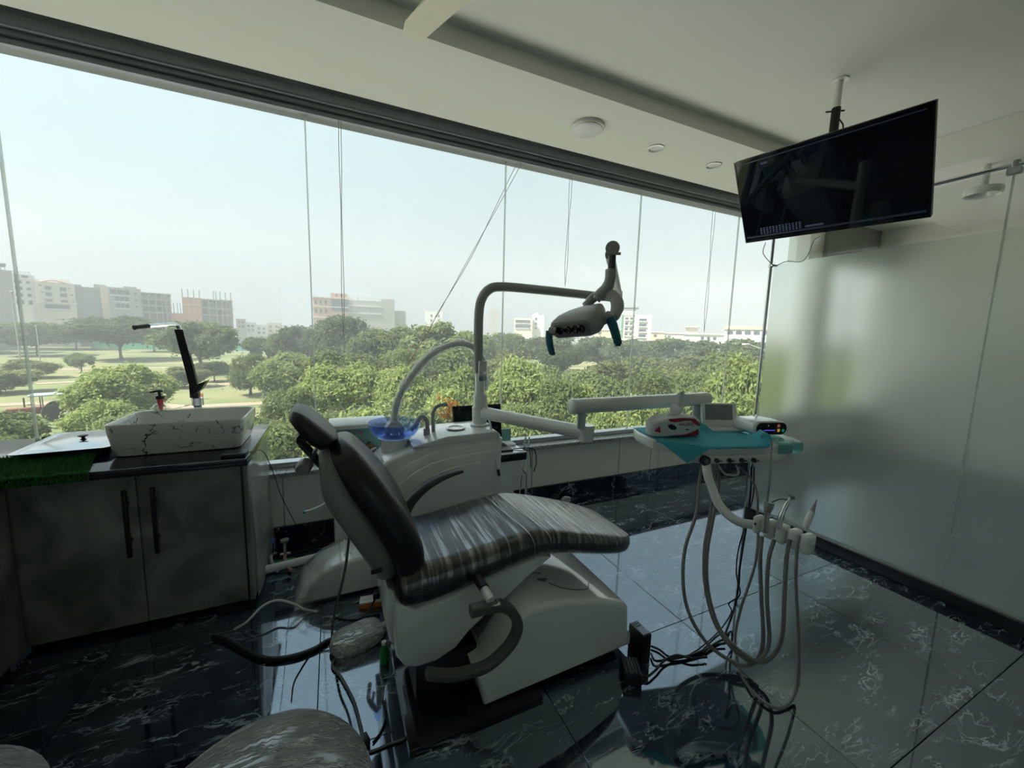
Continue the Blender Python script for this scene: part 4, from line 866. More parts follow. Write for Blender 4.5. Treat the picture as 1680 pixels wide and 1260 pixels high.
for x in (0.745, 0.81, 1.06, 1.17):    # gathered bands of film across the seat
    (xt, zt), (xb, zb), w = min(wrap_st(ss, 0.006), key=lambda s: abs(s[0][0]-x))
    MB().tube(spline([(xb, YC-w+0.01, zb+0.02), (xt+0.01, YC-w-0.001, (zt+zb)/2+0.02), (xt-0.005, YC-w+0.05, zt+0.001), (xt-0.03, YC, zt+0.003), (xt-0.05, YC+w-0.05, zt+0.001), (xt-0.055, YC+w, (zt+zb)/2)], 6), 0.005, 6, flat=0.4).build('film_fold', MT['wrap_loose'], seat)
MB().ball((1.20, YC+0.20, 0.565), (0.03, 0.025, 0.018)).build('film_knot', MT['wrap_loose'], seat)
BACK = [((0.30, 0.555), (0.215, 0.525), 0.17), ((0.305, 0.60), (0.20, 0.56), 0.215), ((0.29, 0.70), (0.175, 0.65), 0.24), ((0.235, 0.83), (0.115, 0.785), 0.243), ((0.155, 0.955), (0.045, 0.90), 0.22), ((0.085, 1.045), (-0.005, 0.985), 0.175), ((0.045, 1.085), (-0.025, 1.035), 0.13), ((0.012, 1.10), (-0.03, 1.07), 0.06)]
bs_ = smooth_st(BACK)
padded(bs_, YC).build('backrest', MT['black_leather'], ch, ang=60)
SHELL = [((0.225, 0.545), (0.165, 0.525), 0.12), ((0.20, 0.58), (0.13, 0.555), 0.17), ((0.175, 0.67), (0.095, 0.635), 0.205), ((0.115, 0.80), (0.025, 0.765), 0.21), ((0.045, 0.93), (-0.045, 0.895), 0.19), ((0.0, 1.02), (-0.06, 0.99), 0.15), ((-0.03, 1.07), (-0.062, 1.055), 0.08)]
sh = padded(smooth_st(SHELL), YC).build('back_shell', MT['grey_plastic'], ch, ang=60)
MB().box((0.10, YC-0.216, 0.62), (0.14, YC-0.205, 0.635), 0.003).build('release_slot', MT['black_plastic'], sh)
HEAD = [((0.002, 1.10), (-0.03, 1.07), 0.07), ((-0.01, 1.118), (-0.055, 1.072), 0.11), ((-0.055, 1.165), (-0.092, 1.105), 0.128), ((-0.10, 1.205), (-0.125, 1.15), 0.122), ((-0.135, 1.218), (-0.147, 1.18), 0.095), ((-0.15, 1.208), (-0.155, 1.19), 0.045)]
padded(smooth_st(HEAD), YC-0.01).build('headrest', MT['headrest_leather'], ch, ang=60)
link = MB()
for y in (YC-0.045, YC+0.02):
    a, b = Vector((-0.105, y, 1.10)), Vector((-0.035, y, 1.0)); d = (b-a).normalized(); q = Vector((d.z, 0, -d.x))
    loop = [a+q*0.022, b+q*0.022]+[b+q*0.022*math.cos(t)+d*0.022*math.sin(t) for t in (0.5, 1.0, 1.57, 2.1, 2.6)]+[b-q*0.022, a-q*0.022]+[a-q*0.022*math.cos(t)-d*0.022*math.sin(t) for t in (0.5, 1.0, 1.57, 2.1, 2.6)]+[a+q*0.022]
    link.tube(loop, 0.009, 8)
hb = link.build('headrest_bracket', MT['dark_plastic'], ch)
MB().tube([(-0.085, YC-0.012, 1.07), (-0.075, YC-0.012, 1.14)], 0.013, 10).tube([(-0.04, YC-0.012, 1.005), (0.0, YC-0.012, 0.97)], 0.02, 10).build('headrest_rod', MT['dark_plastic'], ch)
MB().cyl((-0.10, YC-0.11, 1.02), (-0.075, YC+0.03, 1.04), 0.009).lathe([(0.02, -0.03), (0.026, -0.02), (0.026, 0.02), (0.02, 0.03)], (-0.108, YC-0.10, 1.017), 14, axis=(0.17, 0.98, 0.1)).build('bracket_knob', MT['grey_plastic'], ch)
# lift body and base
body = [(0.185, 0.50), (0.175, 0.36), (0.185, 0.265), (0.215, 0.215), (0.26, 0.195), (0.34, 0.195), (0.42, 0.225), (0.48, 0.285), (0.56, 0.34), (0.64, 0.385), (0.74, 0.455), (0.86, 0.525), (0.80, 0.545), (0.60, 0.51), (0.40, 0.465), (0.26, 0.445)]
MB().prism(body, 1.395, 1.855, 0.018, 3).build('lift_shell', MT['white_plastic'], ch)
MB().prism([(0.16, 0.53), (0.145, 0.42), (0.165, 0.30), (0.19, 0.27), (0.19, 0.50)], 1.45, 1.80, 0.012, 3).build('hinge_cover', MT['white_plastic'], ch)
MB().box((0.26, 1.42, 0.02), (0.52, 1.83, 0.20), 0.01).build('lift_pedestal', MT['black_plastic'], ch)
MB().box((0.205, 1.245, 0.001), (0.75, 1.86, 0.018), 0.003).build('base_plate', MT['black_gloss'], ch)
basep = [(0.475, 0.165), (0.53, 0.185), (0.60, 0.29), (0.655, 0.375), (0.70, 0.392), (0.78, 0.395), (0.90, 0.378), (1.03, 0.345), (1.19, 0.288), (1.225, 0.255), (1.235, 0.115), (1.255, 0.10), (1.258, 0.045), (0.51, 0.02)]
bo = MB().prism(basep, 1.29, 1.86, 0.028, 4).build('base_cover', MT['white_plastic'], ch, ang=40)
mat('ink_marks', (0.05, 0.05, 0.05), 0.6)
mk_ = MB().tube(spline([(0.86, 1.42, 0.3875), (0.90, 1.38, 0.381), (0.97, 1.36, 0.3635), (1.04, 1.37, 0.3455), (1.08, 1.42, 0.334)], 5), 0.0018, 4).tube([(0.80, 1.52, 0.3935), (0.86, 1.50, 0.3866)], 0.0018, 4).tube([(0.82, 1.46, 0.3915), (0.87, 1.455, 0.3847), (0.85, 1.44, 0.3877), (0.82, 1.46, 0.3915)], 0.0018, 4)
mk_.build('scuff_marks', MT['ink_marks'], bo)
MB().prism([(0.53, 0.20), (0.60, 0.30), (0.66, 0.40), (0.72, 0.47), (0.78, 0.49), (0.72, 0.40), (0.66, 0.36)], 1.44, 1.80, 0.006, 2).build('lift_arm', MT['grey_plastic'], ch)
MB().box((0.50, 1.33, 0.02), (1.20, 1.82, 0.05)).build('base_foot', MT['black_plastic'], ch)
# armrests: near one swung down, far one up
def strap(pts, w0, w1, ythick):
    mb = MB(); P = spline(pts, 6); m = len(P); secs = []
    for i, p in enumerate(P):
        t = (P[min(i+1, m-1)]-P[max(i-1, 0)]).normalized(); n = Vector((-t.z, 0, t.x)); w = w0+(w1-w0)*i/(m-1); d = ythick
        secs.append([p+n*b+Vector((0, a, 0)) for a, b in rrect(0, 0, d, w, min(d, w)*0.6, 3)])
    return mb.loft(secs)
strap([on_y(x, y, 1.255) for x, y in ((772, 1003), (797, 997), (825, 994), (843, 1008), (849, 1028), (840, 1052), (821, 1074), (797, 1093), (766, 1103), (735, 1108), (701, 1105))], 0.021, 0.015, 0.022).build('armrest', MT['armrest_grey'], ch, ang=50)
strap([on_y(x, y, 1.975) for x, y in ((684, 862), (670, 861), (661, 850), (665, 836), (680, 815), (703, 795), (731, 780), (758, 771))], 0.046, 0.010, 0.026).build('armrest', MT['armrest_grey'], ch, ang=50)
a = on_y(800, 987, 1.27)
MB().box((a.x-0.04, 1.235, a.z-0.012), (a.x+0.04, 1.275, a.z+0.004), 0.003).cyl((a.x+0.005, 1.25, a.z+0.015), (a.x-0.002, 1.305, a.z+0.03), 0.018, n=14).build('armrest_pivot', MT['white_plastic'], ch)
MB().cyl((a.x-0.002, 1.30, a.z+0.032), (a.x-0.012, 1.41, a.z+0.045), 0.02, n=14).build('pivot_cap', MT['black_plastic'], ch)
MB().box((0.40, 1.87, 0.45), (0.47, 1.98, 0.49), 0.006).build('armrest_pivot', MT['white_plastic'], ch)

# ------------------------------------------------------------------ spittoon unit behind the chair
un = thing('spittoon_unit', 'white curved dental side unit behind the chair', 'dental unit', (0.55, 2.40, 0.0))
prof = [(0.205, 0.12), (0.20, 0.60), (0.205, 0.735), (0.25, 0.775), (0.35, 0.815), (0.47, 0.845), (0.60, 0.862), (0.93, 0.868), (0.965, 0.85), (0.955, 0.60), (0.94, 0.12)]
MB().prism(prof, 2.22, 2.56, 0.02, 3).build('body', MT['white_plastic'], un)
MB().prism([(0.40, 0.85), (0.60, 0.893), (0.92, 0.899), (0.945, 0.875), (0.94, 0.855), (0.40, 0.838)], 2.215, 2.565, 0.012, 3).build('top_shelf', MT['white_plastic'], un)
for k, (dx, dz, y) in enumerate(((0.0, 0.0, 2.208), (0.03, -0.055, 2.196))):
    r1 = [(0.225+dx, 0.52), (0.235+dx, 0.62+dz*0.5), (0.29+dx, 0.70+dz), (0.38+dx*0.8, 0.758+dz), (0.50, 0.80+dz), (0.64, 0.822+dz), (0.84, 0.835+dz), (0.94, 0.84+dz), (0.94, 0.30), (0.225+dx, 0.30)]
    MB().prism(r1, y, 2.23, 0.007, 2).build('moulding', MT['white_plastic'], un)
MB().prism([(0.33, 0.45), (0.37, 0.56), (0.47, 0.655), (0.60, 0.705), (0.80, 0.725), (0.80, 0.30), (0.33, 0.30)], 2.185, 2.20, 0.005, 2).build('access_panel', MT['white_plastic'], un)
MB().box((0.24, 2.26, 0.02), (0.92, 2.54, 0.14), 0.01).build('foot', MT['white_plastic'], un)
bc = on_y(648, 716, 2.40)
MB().lathe([(0.075, bc.z-0.12), (0.085, bc.z-0.02), (0.10, bc.z-0.002), (0, bc.z)], (bc.x, 2.40, 0), 28).build('bowl_pedestal', MT['white_plastic'], un)
bw = MB().lathe([(0.0, bc.z+0.004), (0.10, bc.z+0.004), (0.125, bc.z+0.016), (0.145, bc.z+0.05), (0.155, bc.z+0.092), (0.152, bc.z+0.093), (0.140, bc.z+0.05), (0.12, bc.z+0.022), (0.095, bc.z+0.011), (0.0, bc.z+0.010)], (bc.x, 2.40, 0), 40).build('glass_bowl', MT['blue_glass'], un)
MB().lathe([(0.03, bc.z+0.012), (0.024, bc.z+0.024), (0.0, bc.z+0.030)], (bc.x, 2.40, 0), 16).build('strainer', MT['chrome'], bw)
def upath(pts, y): return spline([on_y(x, z, y) for x, z in pts], 5)
MB().tube(upath(((700, 716), (701, 702), (700, 690), (693, 683), (686, 690), (680, 700), (674, 706)), 2.38), 0.013, 10).cyl(on_y(700, 722, 2.38), on_y(700, 703, 2.38), 0.02).build('rinse_spout', MT['lamp_grey'], un)
MB().tube(upath(((711, 716), (711, 700), (710, 682), (714, 670), (722, 665), (734, 664)), 2.40), 0.012, 10).build('cup_filler', MT['lamp_grey'], un)
MB().lathe([(0.062, 0.900), (0.062, 0.906), (0.048, 0.906), (0.045, 0.901), (0, 0.901)], (0.70, 2.38, 0), 24).build('cup_ring', MT['white_plastic'], un)
bx_ = on_y(622, 752, 2.36)
MB().box((bx_.x-0.05, 2.25, bx_.z-0.14), (bx_.x+0.015, 2.33, bx_.z+0.02), 0.01).build('suction_holder', MT['white_plastic'], un)
MB().tube(upath(((611, 742), (602, 756), (596, 775), (600, 800)), 2.27), 0.012, 8).tube(upath(((618, 735), (608, 740), (603, 752), (606, 770)), 2.30), 0.009, 8).build('suction_hose', MT['hose_light'], un)

# ------------------------------------------------------------------ lamp pole, lamp and arms
PX_, PY_ = 0.875, 2.42
lp = thing('dental_lamp', 'grey articulated dental lamp with teal handles', 'dental lamp', (PX_, PY_, 0.90))
MB().lathe([(0.062, 0.90), (0.062, 0.908), (0.05, 0.915), (0.045, 1.0), (0.043, 1.10), (0.034, 1.115), (0.034, 1.26)], (PX_, PY_, 0), 20).build('pole_sleeve', MT['white_plastic'], lp)
AE = Vector((1.945, PY_, 1.80))
MB().tube(spline([(PX_-0.01, PY_, 1.25), (PX_-0.015, PY_, 1.45), (PX_-0.015, PY_, 1.62), (PX_+0.0, PY_, 1.72), (PX_+0.05, PY_, 1.79), (PX_+0.14, PY_, 1.815), (1.3, PY_, 1.815), AE], 6), 0.031, 14).build('bent_pole', MT['lamp_grey'], lp)
MB().box((PX_-0.025, PY_-0.04, 1.20), (PX_+0.03, PY_-0.03, 1.33), 0.002).build('rating_plate', MT['steel'], lp)
DB = far(1005, 407, 2.08)
MB().cyl(AE+Vector((0.02, 0, -0.05)), AE+Vector((0.02, 0, 0.05)), 0.04, n=16).tube([AE+Vector((0.02, -0.02, 0.02)), DB+Vector((0.03, 0.06, -0.02))], 0.026, 12).build('balance_arm', MT['lamp_grey'], lp)
tocam = (Vector(EYE)-DB).normalized()
MB().cyl(DB-tocam*0.05, DB+tocam*0.02, 0.037, n=24).cyl(far(993, 416, 2.07), far(1018, 416, 2.07), 0.008, n=10).build('pivot_cap', MT['lamp_grey'], lp)
MB().tube([far(1005, 410, 2.09), far(1003, 447, 2.08)], 0.020, 12).build('drop_bar', MT['dark_plastic'], lp)
MB().tube(spline([far(1002, 443, 2.08), far(1001, 458, 2.08), far(996, 472, 2.10), far(985, 484, 2.12), far(978, 492, 2.13)], 5), [0.029, 0.029, 0.032, 0.034, 0.024], 14).build('elbow', MT['lamp_grey'], lp)
MB().tube(spline([far(960, 502, 2.16), far(975, 488, 2.16), far(993, 482, 2.12), far(1008, 488, 2.08), far(1013, 502, 2.04), far(1008, 517, 2.0), far(998, 524, 1.98)], 6), [0.022, 0.026, 0.028, 0.032, 0.034, 0.03, 0.022], 12).build('yoke', MT['lamp_grey'], lp)
# lamp head: sections from the lens face back towards the yoke
fu = (far(967, 527, 1.96)-far(903, 549, 1.98)).normalized(); ax_ = (far(985, 497, 2.18)-far(935, 541, 1.95)).normalized(); fv = ax_.cross(fu).normalized(); fu = fv.cross(ax_).normalized()
if fv.z < 0: fv = -fv
C0 = far(936, 540, 1.955)
def hsec(c, hx, hy): return [c+fu*a+fv*b for a, b in rrect(0, 0, hx*1.1, hy*1.15, min(hx, hy)*0.85, 5)]
hd = MB().loft([hsec(C0, 0.104, 0.036), hsec(C0+ax_*0.012, 0.112, 0.044), hsec(C0+ax_*0.06+fu*0.012, 0.118, 0.052), hsec(C0+ax_*0.13+fu*0.02, 0.10, 0.050), hsec(C0+ax_*0.20+fu*0.02, 0.075, 0.038), hsec(C0+ax_*0.26+fu*0.01, 0.05, 0.024)]).build('lamp_head', MT['lamp_grey'], lp, ang=50)
MB().loft([hsec(C0-ax_*0.006, 0.092, 0.029), hsec(C0+ax_*0.004, 0.098, 0.032)]).build('lens_plate', MT['viewer_screen'], hd)
for k in (-0.062, -0.012, 0.028, 0.066):
    MB().lathe([(0.021, 0.0), (0.022, 0.006), (0.016, 0.010), (0.0, 0.004)], C0+fu*k-ax_*0.006, 20, axis=-ax_).build('lens', MT['black_gloss'], hd)
MB().tube([far(972, 533, 1.98), far(1000, 519, 1.93), far(1004, 521, 1.925)], [0.026, 0.029, 0.024], 14).build('handle_hub', MT['lamp_grey'], lp)
MB().tube(spline([far(998, 520, 1.93), far(1004, 530, 1.92), far(1009, 545, 1.92), far(1013, 560, 1.92), far(1013.5, 568, 1.92)], 5), [0.023, 0.023, 0.022, 0.02, 0.014], 12).build('handle', MT['teal_rubber'], lp)
MB().tube([far(912, 544, 1.99), far(901, 543, 2.0)], [0.022, 0.02], 12).build('handle_hub', MT['lamp_grey'], lp)
MB().tube(spline([far(901, 543, 2.0), far(901, 556, 2.0), far(903, 570, 2.0), far(906, 580, 2.0), far(906, 583, 2.0)], 5), [0.018, 0.019, 0.018, 0.016, 0.011], 12).build('handle', MT['teal_rubber'], lp)
# delivery arm
da = thing('delivery_arm', 'white jointed arm carrying the instrument table', 'support arm', (PX_, PY_, 0.95))
J1 = Vector((1.285, 1.78, 0.965))
MB().lathe([(0.05, 0.955), (0.05, 1.02)], (PX_, PY_, 0), 20).tube([(PX_+0.02, PY_-0.03, 0.985), J1], [0.042, 0.040], 16).cyl(J1+Vector((0, 0, -0.045)), J1+Vector((0, 0, 0.045)), 0.042, n=18).build('lower_arm', MT['white_plastic'], da)
MB().cyl((1.235, 1.765, 1.0), (1.235, 1.765, 1.10), 0.024).build('joint_post', MT['aluminium'], da)
MB().tube([(1.165, 1.76, 1.125), (2.19, 1.75, 1.125)], 0.042, 18).ball((2.19, 1.75, 1.125), (0.03, 0.042, 0.042)).ball((1.165, 1.76, 1.125), (0.012, 0.042, 0.042)).build('upper_arm', MT['white_plastic'], da)
MB().cyl((2.12, 1.75, 0.958), (2.12, 1.75, 1.10), 0.03).build('table_post', MT['lamp_grey'], da)

# ------------------------------------------------------------------ instrument table
TO = Vector((1.985, 1.52, 0)); TR = Matrix.Translation(TO) @ Matrix.Rotation(-0.27, 4, 'Z')
it = thing('instrument_table', 'white dental instrument table on a jointed arm', 'instrument table', (TO.x, TO.y, 0.87))
plan = [(x*1.12, y) for x, y in [(-0.36, -0.06), (-0.375, 0.10), (-0.35, 0.20), (-0.20, 0.235), (0.20, 0.235), (0.33, 0.20), (0.36, 0.05), (0.35, -0.14), (0.30, -0.20), (-0.12, -0.215), (-0.24, -0.18)]]
MB().prism(plan, 0.895, 0.955, 0.012, 3, ax='z', M=TR).build('table_top', MT['white_plastic'], it)
fp_ = [(-0.25, -0.195), (-0.22, 0.14), (0.24, 0.14), (0.30, -0.20), (0.20, -0.222), (-0.20, -0.222)]
MB().prism(fp_, 0.862, 0.908, 0.008, 2, ax='z', M=TR).build('control_box', MT['white_plastic'], it)
MB().prism([(0.24, -0.215), (0.40, -0.20), (0.435, -0.12), (0.435, 0.06), (0.39, 0.12), (0.24, 0.12)], 0.898, 0.962, 0.014, 3, ax='z', M=TR).build('glass_tray', MT['teal_glass'], it)
g_ = TR @ Vector((-0.205, -0.228, 0.885)); gd = (TR.to_3x3() @ Vector((0, -1, 0)))
ga = MB().lathe([(0.026, -0.01), (0.026, 0.01), (0.021, 0.013)], g_, 22, axis=gd).build('gauge', MT['black_plastic'], it)
MB().lathe([(0.021, 0.0128), (0.0, 0.0134)], g_, 22, axis=gd).build('dial', MT['dark_aluminium'], ga)
for k in range(4):
    p = TR @ Vector((-0.140+k*0.072, -0.226, 0.884-0.001*k))
    MB().lathe([(0.012, 0.0), (0.012, 0.012), (0.006, 0.014), (0.005, 0.022)], p, 12, axis=gd).box(p+gd*0.02+Vector((-0.004, -0.004, -0.003)), p+gd*0.02+Vector((0.022, 0.004, 0.003))).build('knob', MT['dark_plastic'], it)
def T(x, y, z): return TR @ Vector((x, y, z))
# bent tube to the holder
HB = far(1262, 866, 1.86)
MB().tube(spline([T(-0.16, -0.17, 0.90), far(1160, 775, 2.0), far(1168, 800, 1.98), far(1178, 825, 1.95), far(1195, 845, 1.92), far(1215, 857, 1.90), far(1235, 861, 1.89)], 6), 0.022, 14).build('bent_tube', MT['white_plastic'], it)
hA, hB2 = far(1240, 858, 1.885), far(1325, 872, 1.70)
hd_ = (hB2-hA).normalized(); hM = Matrix.Translation(hA) @ Matrix.Rotation(math.atan2(hd_.y, hd_.x), 4, 'Z')
L_ = (hB2-hA).length
mb = MB()
for k in range(5):
    x0 = L_*k/4.35; w = L_/4.35*0.72 if k else L_/4.35*0.5
    mb.box((x0-0.004, -0.03, -0.042), (x0+w, 0.035, 0.042), 0.012, 3)
mb.box((0, -0.012, -0.03), (L_, 0.03, 0.03), 0.008)
mb.xf(hM); ho = mb.build('instrument_holder', MT['white_plastic'], it)
p = hM @ Vector((0.012, -0.031, 0.008)); MB().ball(p, 0.006).build('screw_hole', MT['black_plastic'], ho)

# instruments with their hoses
def hose(pts, r, m, label): return cord('instrument_hose', pts, r, m, label, 'hose', 10, 10, 'instrument hoses')
# 1 rinse syringe / suction cup, 2 handpiece, 3 empty slot, 4 scaler
i1 = thing('suction_cup_handle', 'grey instrument with a wide dark cup in the leftmost holder slot', 'dental instrument', far(1262, 885, 1.83), 'instruments in the holder')
q0, q1, q2 = far(1256, 874, 1.81), far(1259, 840, 1.81), far(1262, 824, 1.81)
MB().tube([q0, q1], [0.011, 0.013], 12).build('barrel', MT['steel'], i1)
MB().tube([q1, q1.lerp(q2, 0.5), q2], [0.014, 0.020, 0.022], 16).build('cup', MT['lamp_grey'], i1)
i2 = thing('handpiece', 'slim dental handpiece with angled head in the holder', 'dental instrument', far(1285, 880, 1.77), 'instruments in the holder')
MB().tube(spline([far(1278, 868, 1.76), far(1281, 850, 1.76), far(1288, 832, 1.76), far(1297, 817, 1.76)], 5), [0.012, 0.012, 0.010, 0.007], 12).build('barrel', MT['steel'], i2)
MB().tube([far(1297, 817, 1.76), far(1304, 816, 1.75)], 0.008, 10).tube([far(1300, 817, 1.76), far(1294, 811, 1.76)], 0.002, 6).build('head', MT['dark_aluminium'], i2)
MB().tube(spline([far(1266, 824, 1.8), far(1280, 819, 1.78), far(1292, 820, 1.76)], 5), 0.0025, 6).build('feed_line', MT['cable_black'], i2)
i4 = thing('scaler', 'pointed white scaler in the rightmost holder slot', 'dental instrument', far(1325, 880, 1.70), 'instruments in the holder')
MB().tube(spline([far(1321, 866, 1.68), far(1327, 850, 1.68), far(1332, 839, 1.68)], 4), [0.012, 0.014, 0.013], 12).build('barrel', MT['white_plastic'], i4)
MB().tube([far(1332, 839, 1.68), far(1336, 830, 1.68), far(1340, 819, 1.68)], [0.010, 0.006, 0.001], 10).build('tip', MT['lamp_grey'], i4)
def hang(px, py, d):          # a hose point never sinks below the floor
    p = far(px, py, d); return p if p.z > 0.02 else on_z(px, py, 0.012)
hose([T(-0.10, -0.08, 0.88), hang(1148, 785, 2.08), hang(1143, 840, 2.02), hang(1124, 900, 1.96), hang(1121, 960, 1.92), hang(1132, 1010, 1.88), hang(1160, 1055, 1.84), hang(1195, 1082, 1.80), hang(1222, 1092, 1.78), hang(1243, 1082, 1.78), hang(1252, 1050, 1.79), hang(1249, 980, 1.80), hang(1247, 920, 1.81), hang(1250, 880, 1.815)], 0.0085, 'hose_grey', 'leftmost grey hose looping from the table to the holder')
hose([T(-0.05, -0.06, 0.88), hang(1172, 790, 2.10), hang(1166, 840, 2.05), hang(1156, 900, 2.0), hang(1157, 960, 1.95), hang(1172, 1020, 1.88), hang(1200, 1062, 1.82), hang(1230, 1084, 1.78), hang(1250, 1078, 1.76), hang(1262, 1050, 1.76), hang(1258, 980, 1.76), hang(1261, 920, 1.76), hang(1270, 885, 1.765)], 0.0085, 'hose_grey', 'second grey hose looping from the table to the holder')
hose([T(-0.03, -0.04, 0.88), hang(1180, 790, 2.12), hang(1170, 850, 2.06), hang(1160, 910, 2.01), hang(1162, 970, 1.96), hang(1180, 1030, 1.88), hang(1212, 1066, 1.80), hang(1245, 1086, 1.76), hang(1268, 1076, 1.74), hang(1283, 1045, 1.72), hang(1287, 980, 1.72), hang(1290, 920, 1.72), hang(1296, 885, 1.72)], 0.0085, 'hose_grey', 'third grey hose looping up to the empty holder slot')
hose([hang(1266, 725, 1.98), hang(1264, 770, 1.90), hang(1261, 800, 1.84), hang(1258, 824, 1.81)], 0.005, 'hose_grey', 'thin grey hose dropping from the table into the dark cup')
hose([T(0.02, -0.03, 0.88), hang(1235, 790, 2.1), hang(1243, 850, 2.0), hang(1240, 920, 1.92), hang(1215, 1000, 1.88), hang(1206, 1050, 1.86), hang(1214, 1100, 1.80), hang(1235, 1135, 1.75), hang(1268, 1160, 1.70), hang(1292, 1156, 1.67), hang(1308, 1125, 1.66), hang(1311, 1060, 1.66), hang(1306, 960, 1.67), hang(1308, 900, 1.675), hang(1312, 878, 1.68)], 0.006, 'hose_grey', 'thin hose hanging lowest, almost touching the floor tiles')
hose([T(-0.02, 0.0, 0.875), hang(1184, 772, 2.15), hang(1196, 779, 2.15), hang(1212, 774, 2.15), T(0.10, 0.0, 0.875)], 0.006, 'hose_light', 'short pale hose loop under the instrument table')
cord('thick_cable_pair', [hang(1233, 765, 2.2), hang(1232, 800, 2.18), hang(1228, 840, 2.15), hang(1222, 880, 2.15), hang(1214, 930, 2.12), hang(1212, 960, 2.1), hang(1204, 1000, 2.1), hang(1190, 1040, 2.08)], 0.005, 'cable_black', 'black cable hanging below the instrument table')
cord('thin_cable', [hang(1237, 765, 2.2), hang(1236, 810, 2.18), hang(1226, 850, 2.16), hang(1212, 900, 2.14), hang(1208, 940, 2.12), hang(1214, 975, 2.1), hang(1196, 990, 2.08), hang(1200, 1005, 2.08), hang(1180, 1035, 2.06), hang(1150, 1062, 2.02), on_z(1130, 1075, 0.01)], 0.0035, 'cable_black', 'thin kinked black cable under the instrument holder')

# things on the table
dr = thing('teal_drape', 'teal paper drape spread over the instrument table', 'drape', T(0, 0, 0.957))
def yedge(x):
    if x > -0.134: return -0.215
    if x > -0.27: return -0.215+(-0.134-x)/0.136*0.035
    return -0.18+(-0.27-x)/0.133*0.12
def drape(u, v):
    x = -0.40+0.63*u; w = max(0.0, (v-0.14)/0.86); e = yedge(x)-0.008
    y = e+(0.20-e)*w; z = 0.9590+0.0012*math.sin(u*14+v*5)
    if v < 0.14:                                # corner hanging over the front edge
        k = (0.14-v)/0.14; h = 0.012+0.085*max(0.0, 1-abs(x+0.285)/0.10); y -= 0.006*min(1, k*3)+0.012*k; z -= k*h
    if w > 0.72 and -0.12 < x < 0.10: z += 0.05*(w-0.72)/0.28*max(0.0, math.sin((x+0.12)/0.22*PI))
    if x > 0.13:                                # right end curls up at the front
        c = max(0.0, 1-w*1.9); a = (x-0.13)/0.10*4.3*c; r = 0.034
        if c > 0.05: x = 0.13+(0.10*(1-c))*(x-0.13)/0.10+r*math.sin(a)*c; z += r*(1-math.cos(a))
    return T(x, y, z)
MB().grid(drape, 60, 34).build('sheet', MT['teal_paper'], dr, fix=False)
tk = thing('tissue_pack', 'soft white tissue pack with red print, tissue pulled out', 'tissue pack', T(-0.25, 0.0, 0.962))
KM = TR @ Matrix.Translation((-0.245, 0.02, 0.9625)) @ Matrix.Rotation(0.10, 4, 'Z') @ Matrix.Scale(1.22, 4)
def ksec(x, hy, hz): return [(x, a*1.0, hz+b) for a, b in rrect(0, 0, hy, hz, 0.016, 4)]
pk = MB().loft([ksec(-0.125, 0.018, 0.03), ksec(-0.118, 0.040, 0.036), ksec(-0.085, 0.054, 0.042), ksec(0.0, 0.056, 0.046), ksec(0.085, 0.056, 0.045), ksec(0.103, 0.052, 0.040), ksec(0.108, 0.03, 0.03)]).xf(KM).build('pack', MT['pack_white'], tk, ang=60)
def printp(poly, m, name, y=-0.0565): MB().prism(poly, y-0.0006, y+0.004, M=KM).build(name, MT[m], pk, ang=None)
printp([(-0.07, 0.085), (-0.055, 0.072), (-0.03, 0.069), (0.02, 0.075), (0.05, 0.074), (0.075, 0.055), (0.10, 0.046), (0.098, 0.062), (0.07, 0.083), (0.0, 0.088)], 'red_print', 'red_swoosh')
printp([(-0.06, 0.006), (0.03, 0.012), (0.07, 0.024), (0.095, 0.034), (0.10, 0.008), (0.05, 0.004)], 'red_print', 'red_swoosh', -0.0562)
printp([(-0.045+0.022*math.cos(t)*1.0, 0.047+0.012*math.sin(t)-0.006*math.cos(t)) for t in [k*PI/8 for k in range(16)]], 'navy_print', 'oval_mark')
printp([(0.025, 0.034), (0.035, 0.037), (0.045, 0.034), (0.04, 0.031), (0.03, 0.030)], 'red_print', 'small_mark')
text('Soft', 0.026, KM @ Matrix.Translation((0.048, -0.0585, 0.058)) @ Matrix.Rotation(PI/2, 4, 'X') @ Matrix.Rotation(PI-0.12, 4, 'Z'), 'red_print', pk)
text('Tissue', 0.016, KM @ Matrix.Translation((0.008, -0.0580, 0.057)) @ Matrix.Rotation(PI/2, 4, 'X') @ Matrix.Rotation(PI-0.08, 4, 'Z'), 'red_print', pk)
MB().prism([(-0.13, 0.03), (-0.105, 0.05), (-0.10, 0.022)], -0.05, -0.042, M=KM).build('red_corner', MT['red_print'], pk, ang=None)
def tissue(u, v):
    w = 0.030+0.012*v
    return KM @ Vector((0.0+(u-0.5)*2*w+0.055*v, 0.010*math.sin(u*8+v*3)*(0.4+v), 0.085+0.115*v+0.010*math.sin(u*7)*v-0.02*abs(u-0.4)*v))
MB().grid(tissue, 16, 12).build('tissue', MT['paper_white'], tk, fix=False)
def tissue2(u, v): return KM @ Vector((-0.055+0.05*u+0.03*v, -0.01+0.02*math.sin(u*5)*v, 0.082+0.06*v*math.sin(PI*(0.15+0.7*u))))
MB().grid(tissue2, 12, 8).build('tissue_fold', MT['paper_white'], tk, fix=False)
fv_ = thing('film_viewer', 'small white tilted viewer panel at the back of the table', 'viewer panel', T(0.08, 0.20, 0.957))
VM = TR @ Matrix.Translation((0.165, 0.17, 0.957)) @ Matrix.Rotation(-0.08, 4, 'Z') @ Matrix.Rotation(-0.22, 4, 'X')
MB().box((-0.115, -0.012, 0.0), (0.115, 0.012, 0.155), 0.008, 3).xf(VM).build('panel', MT['white_plastic'], fv_)
MB().box((-0.095, -0.014, 0.05), (0.085, -0.012, 0.145), 0.001, 1).xf(VM).build('screen', MT['viewer_screen'], fv_)
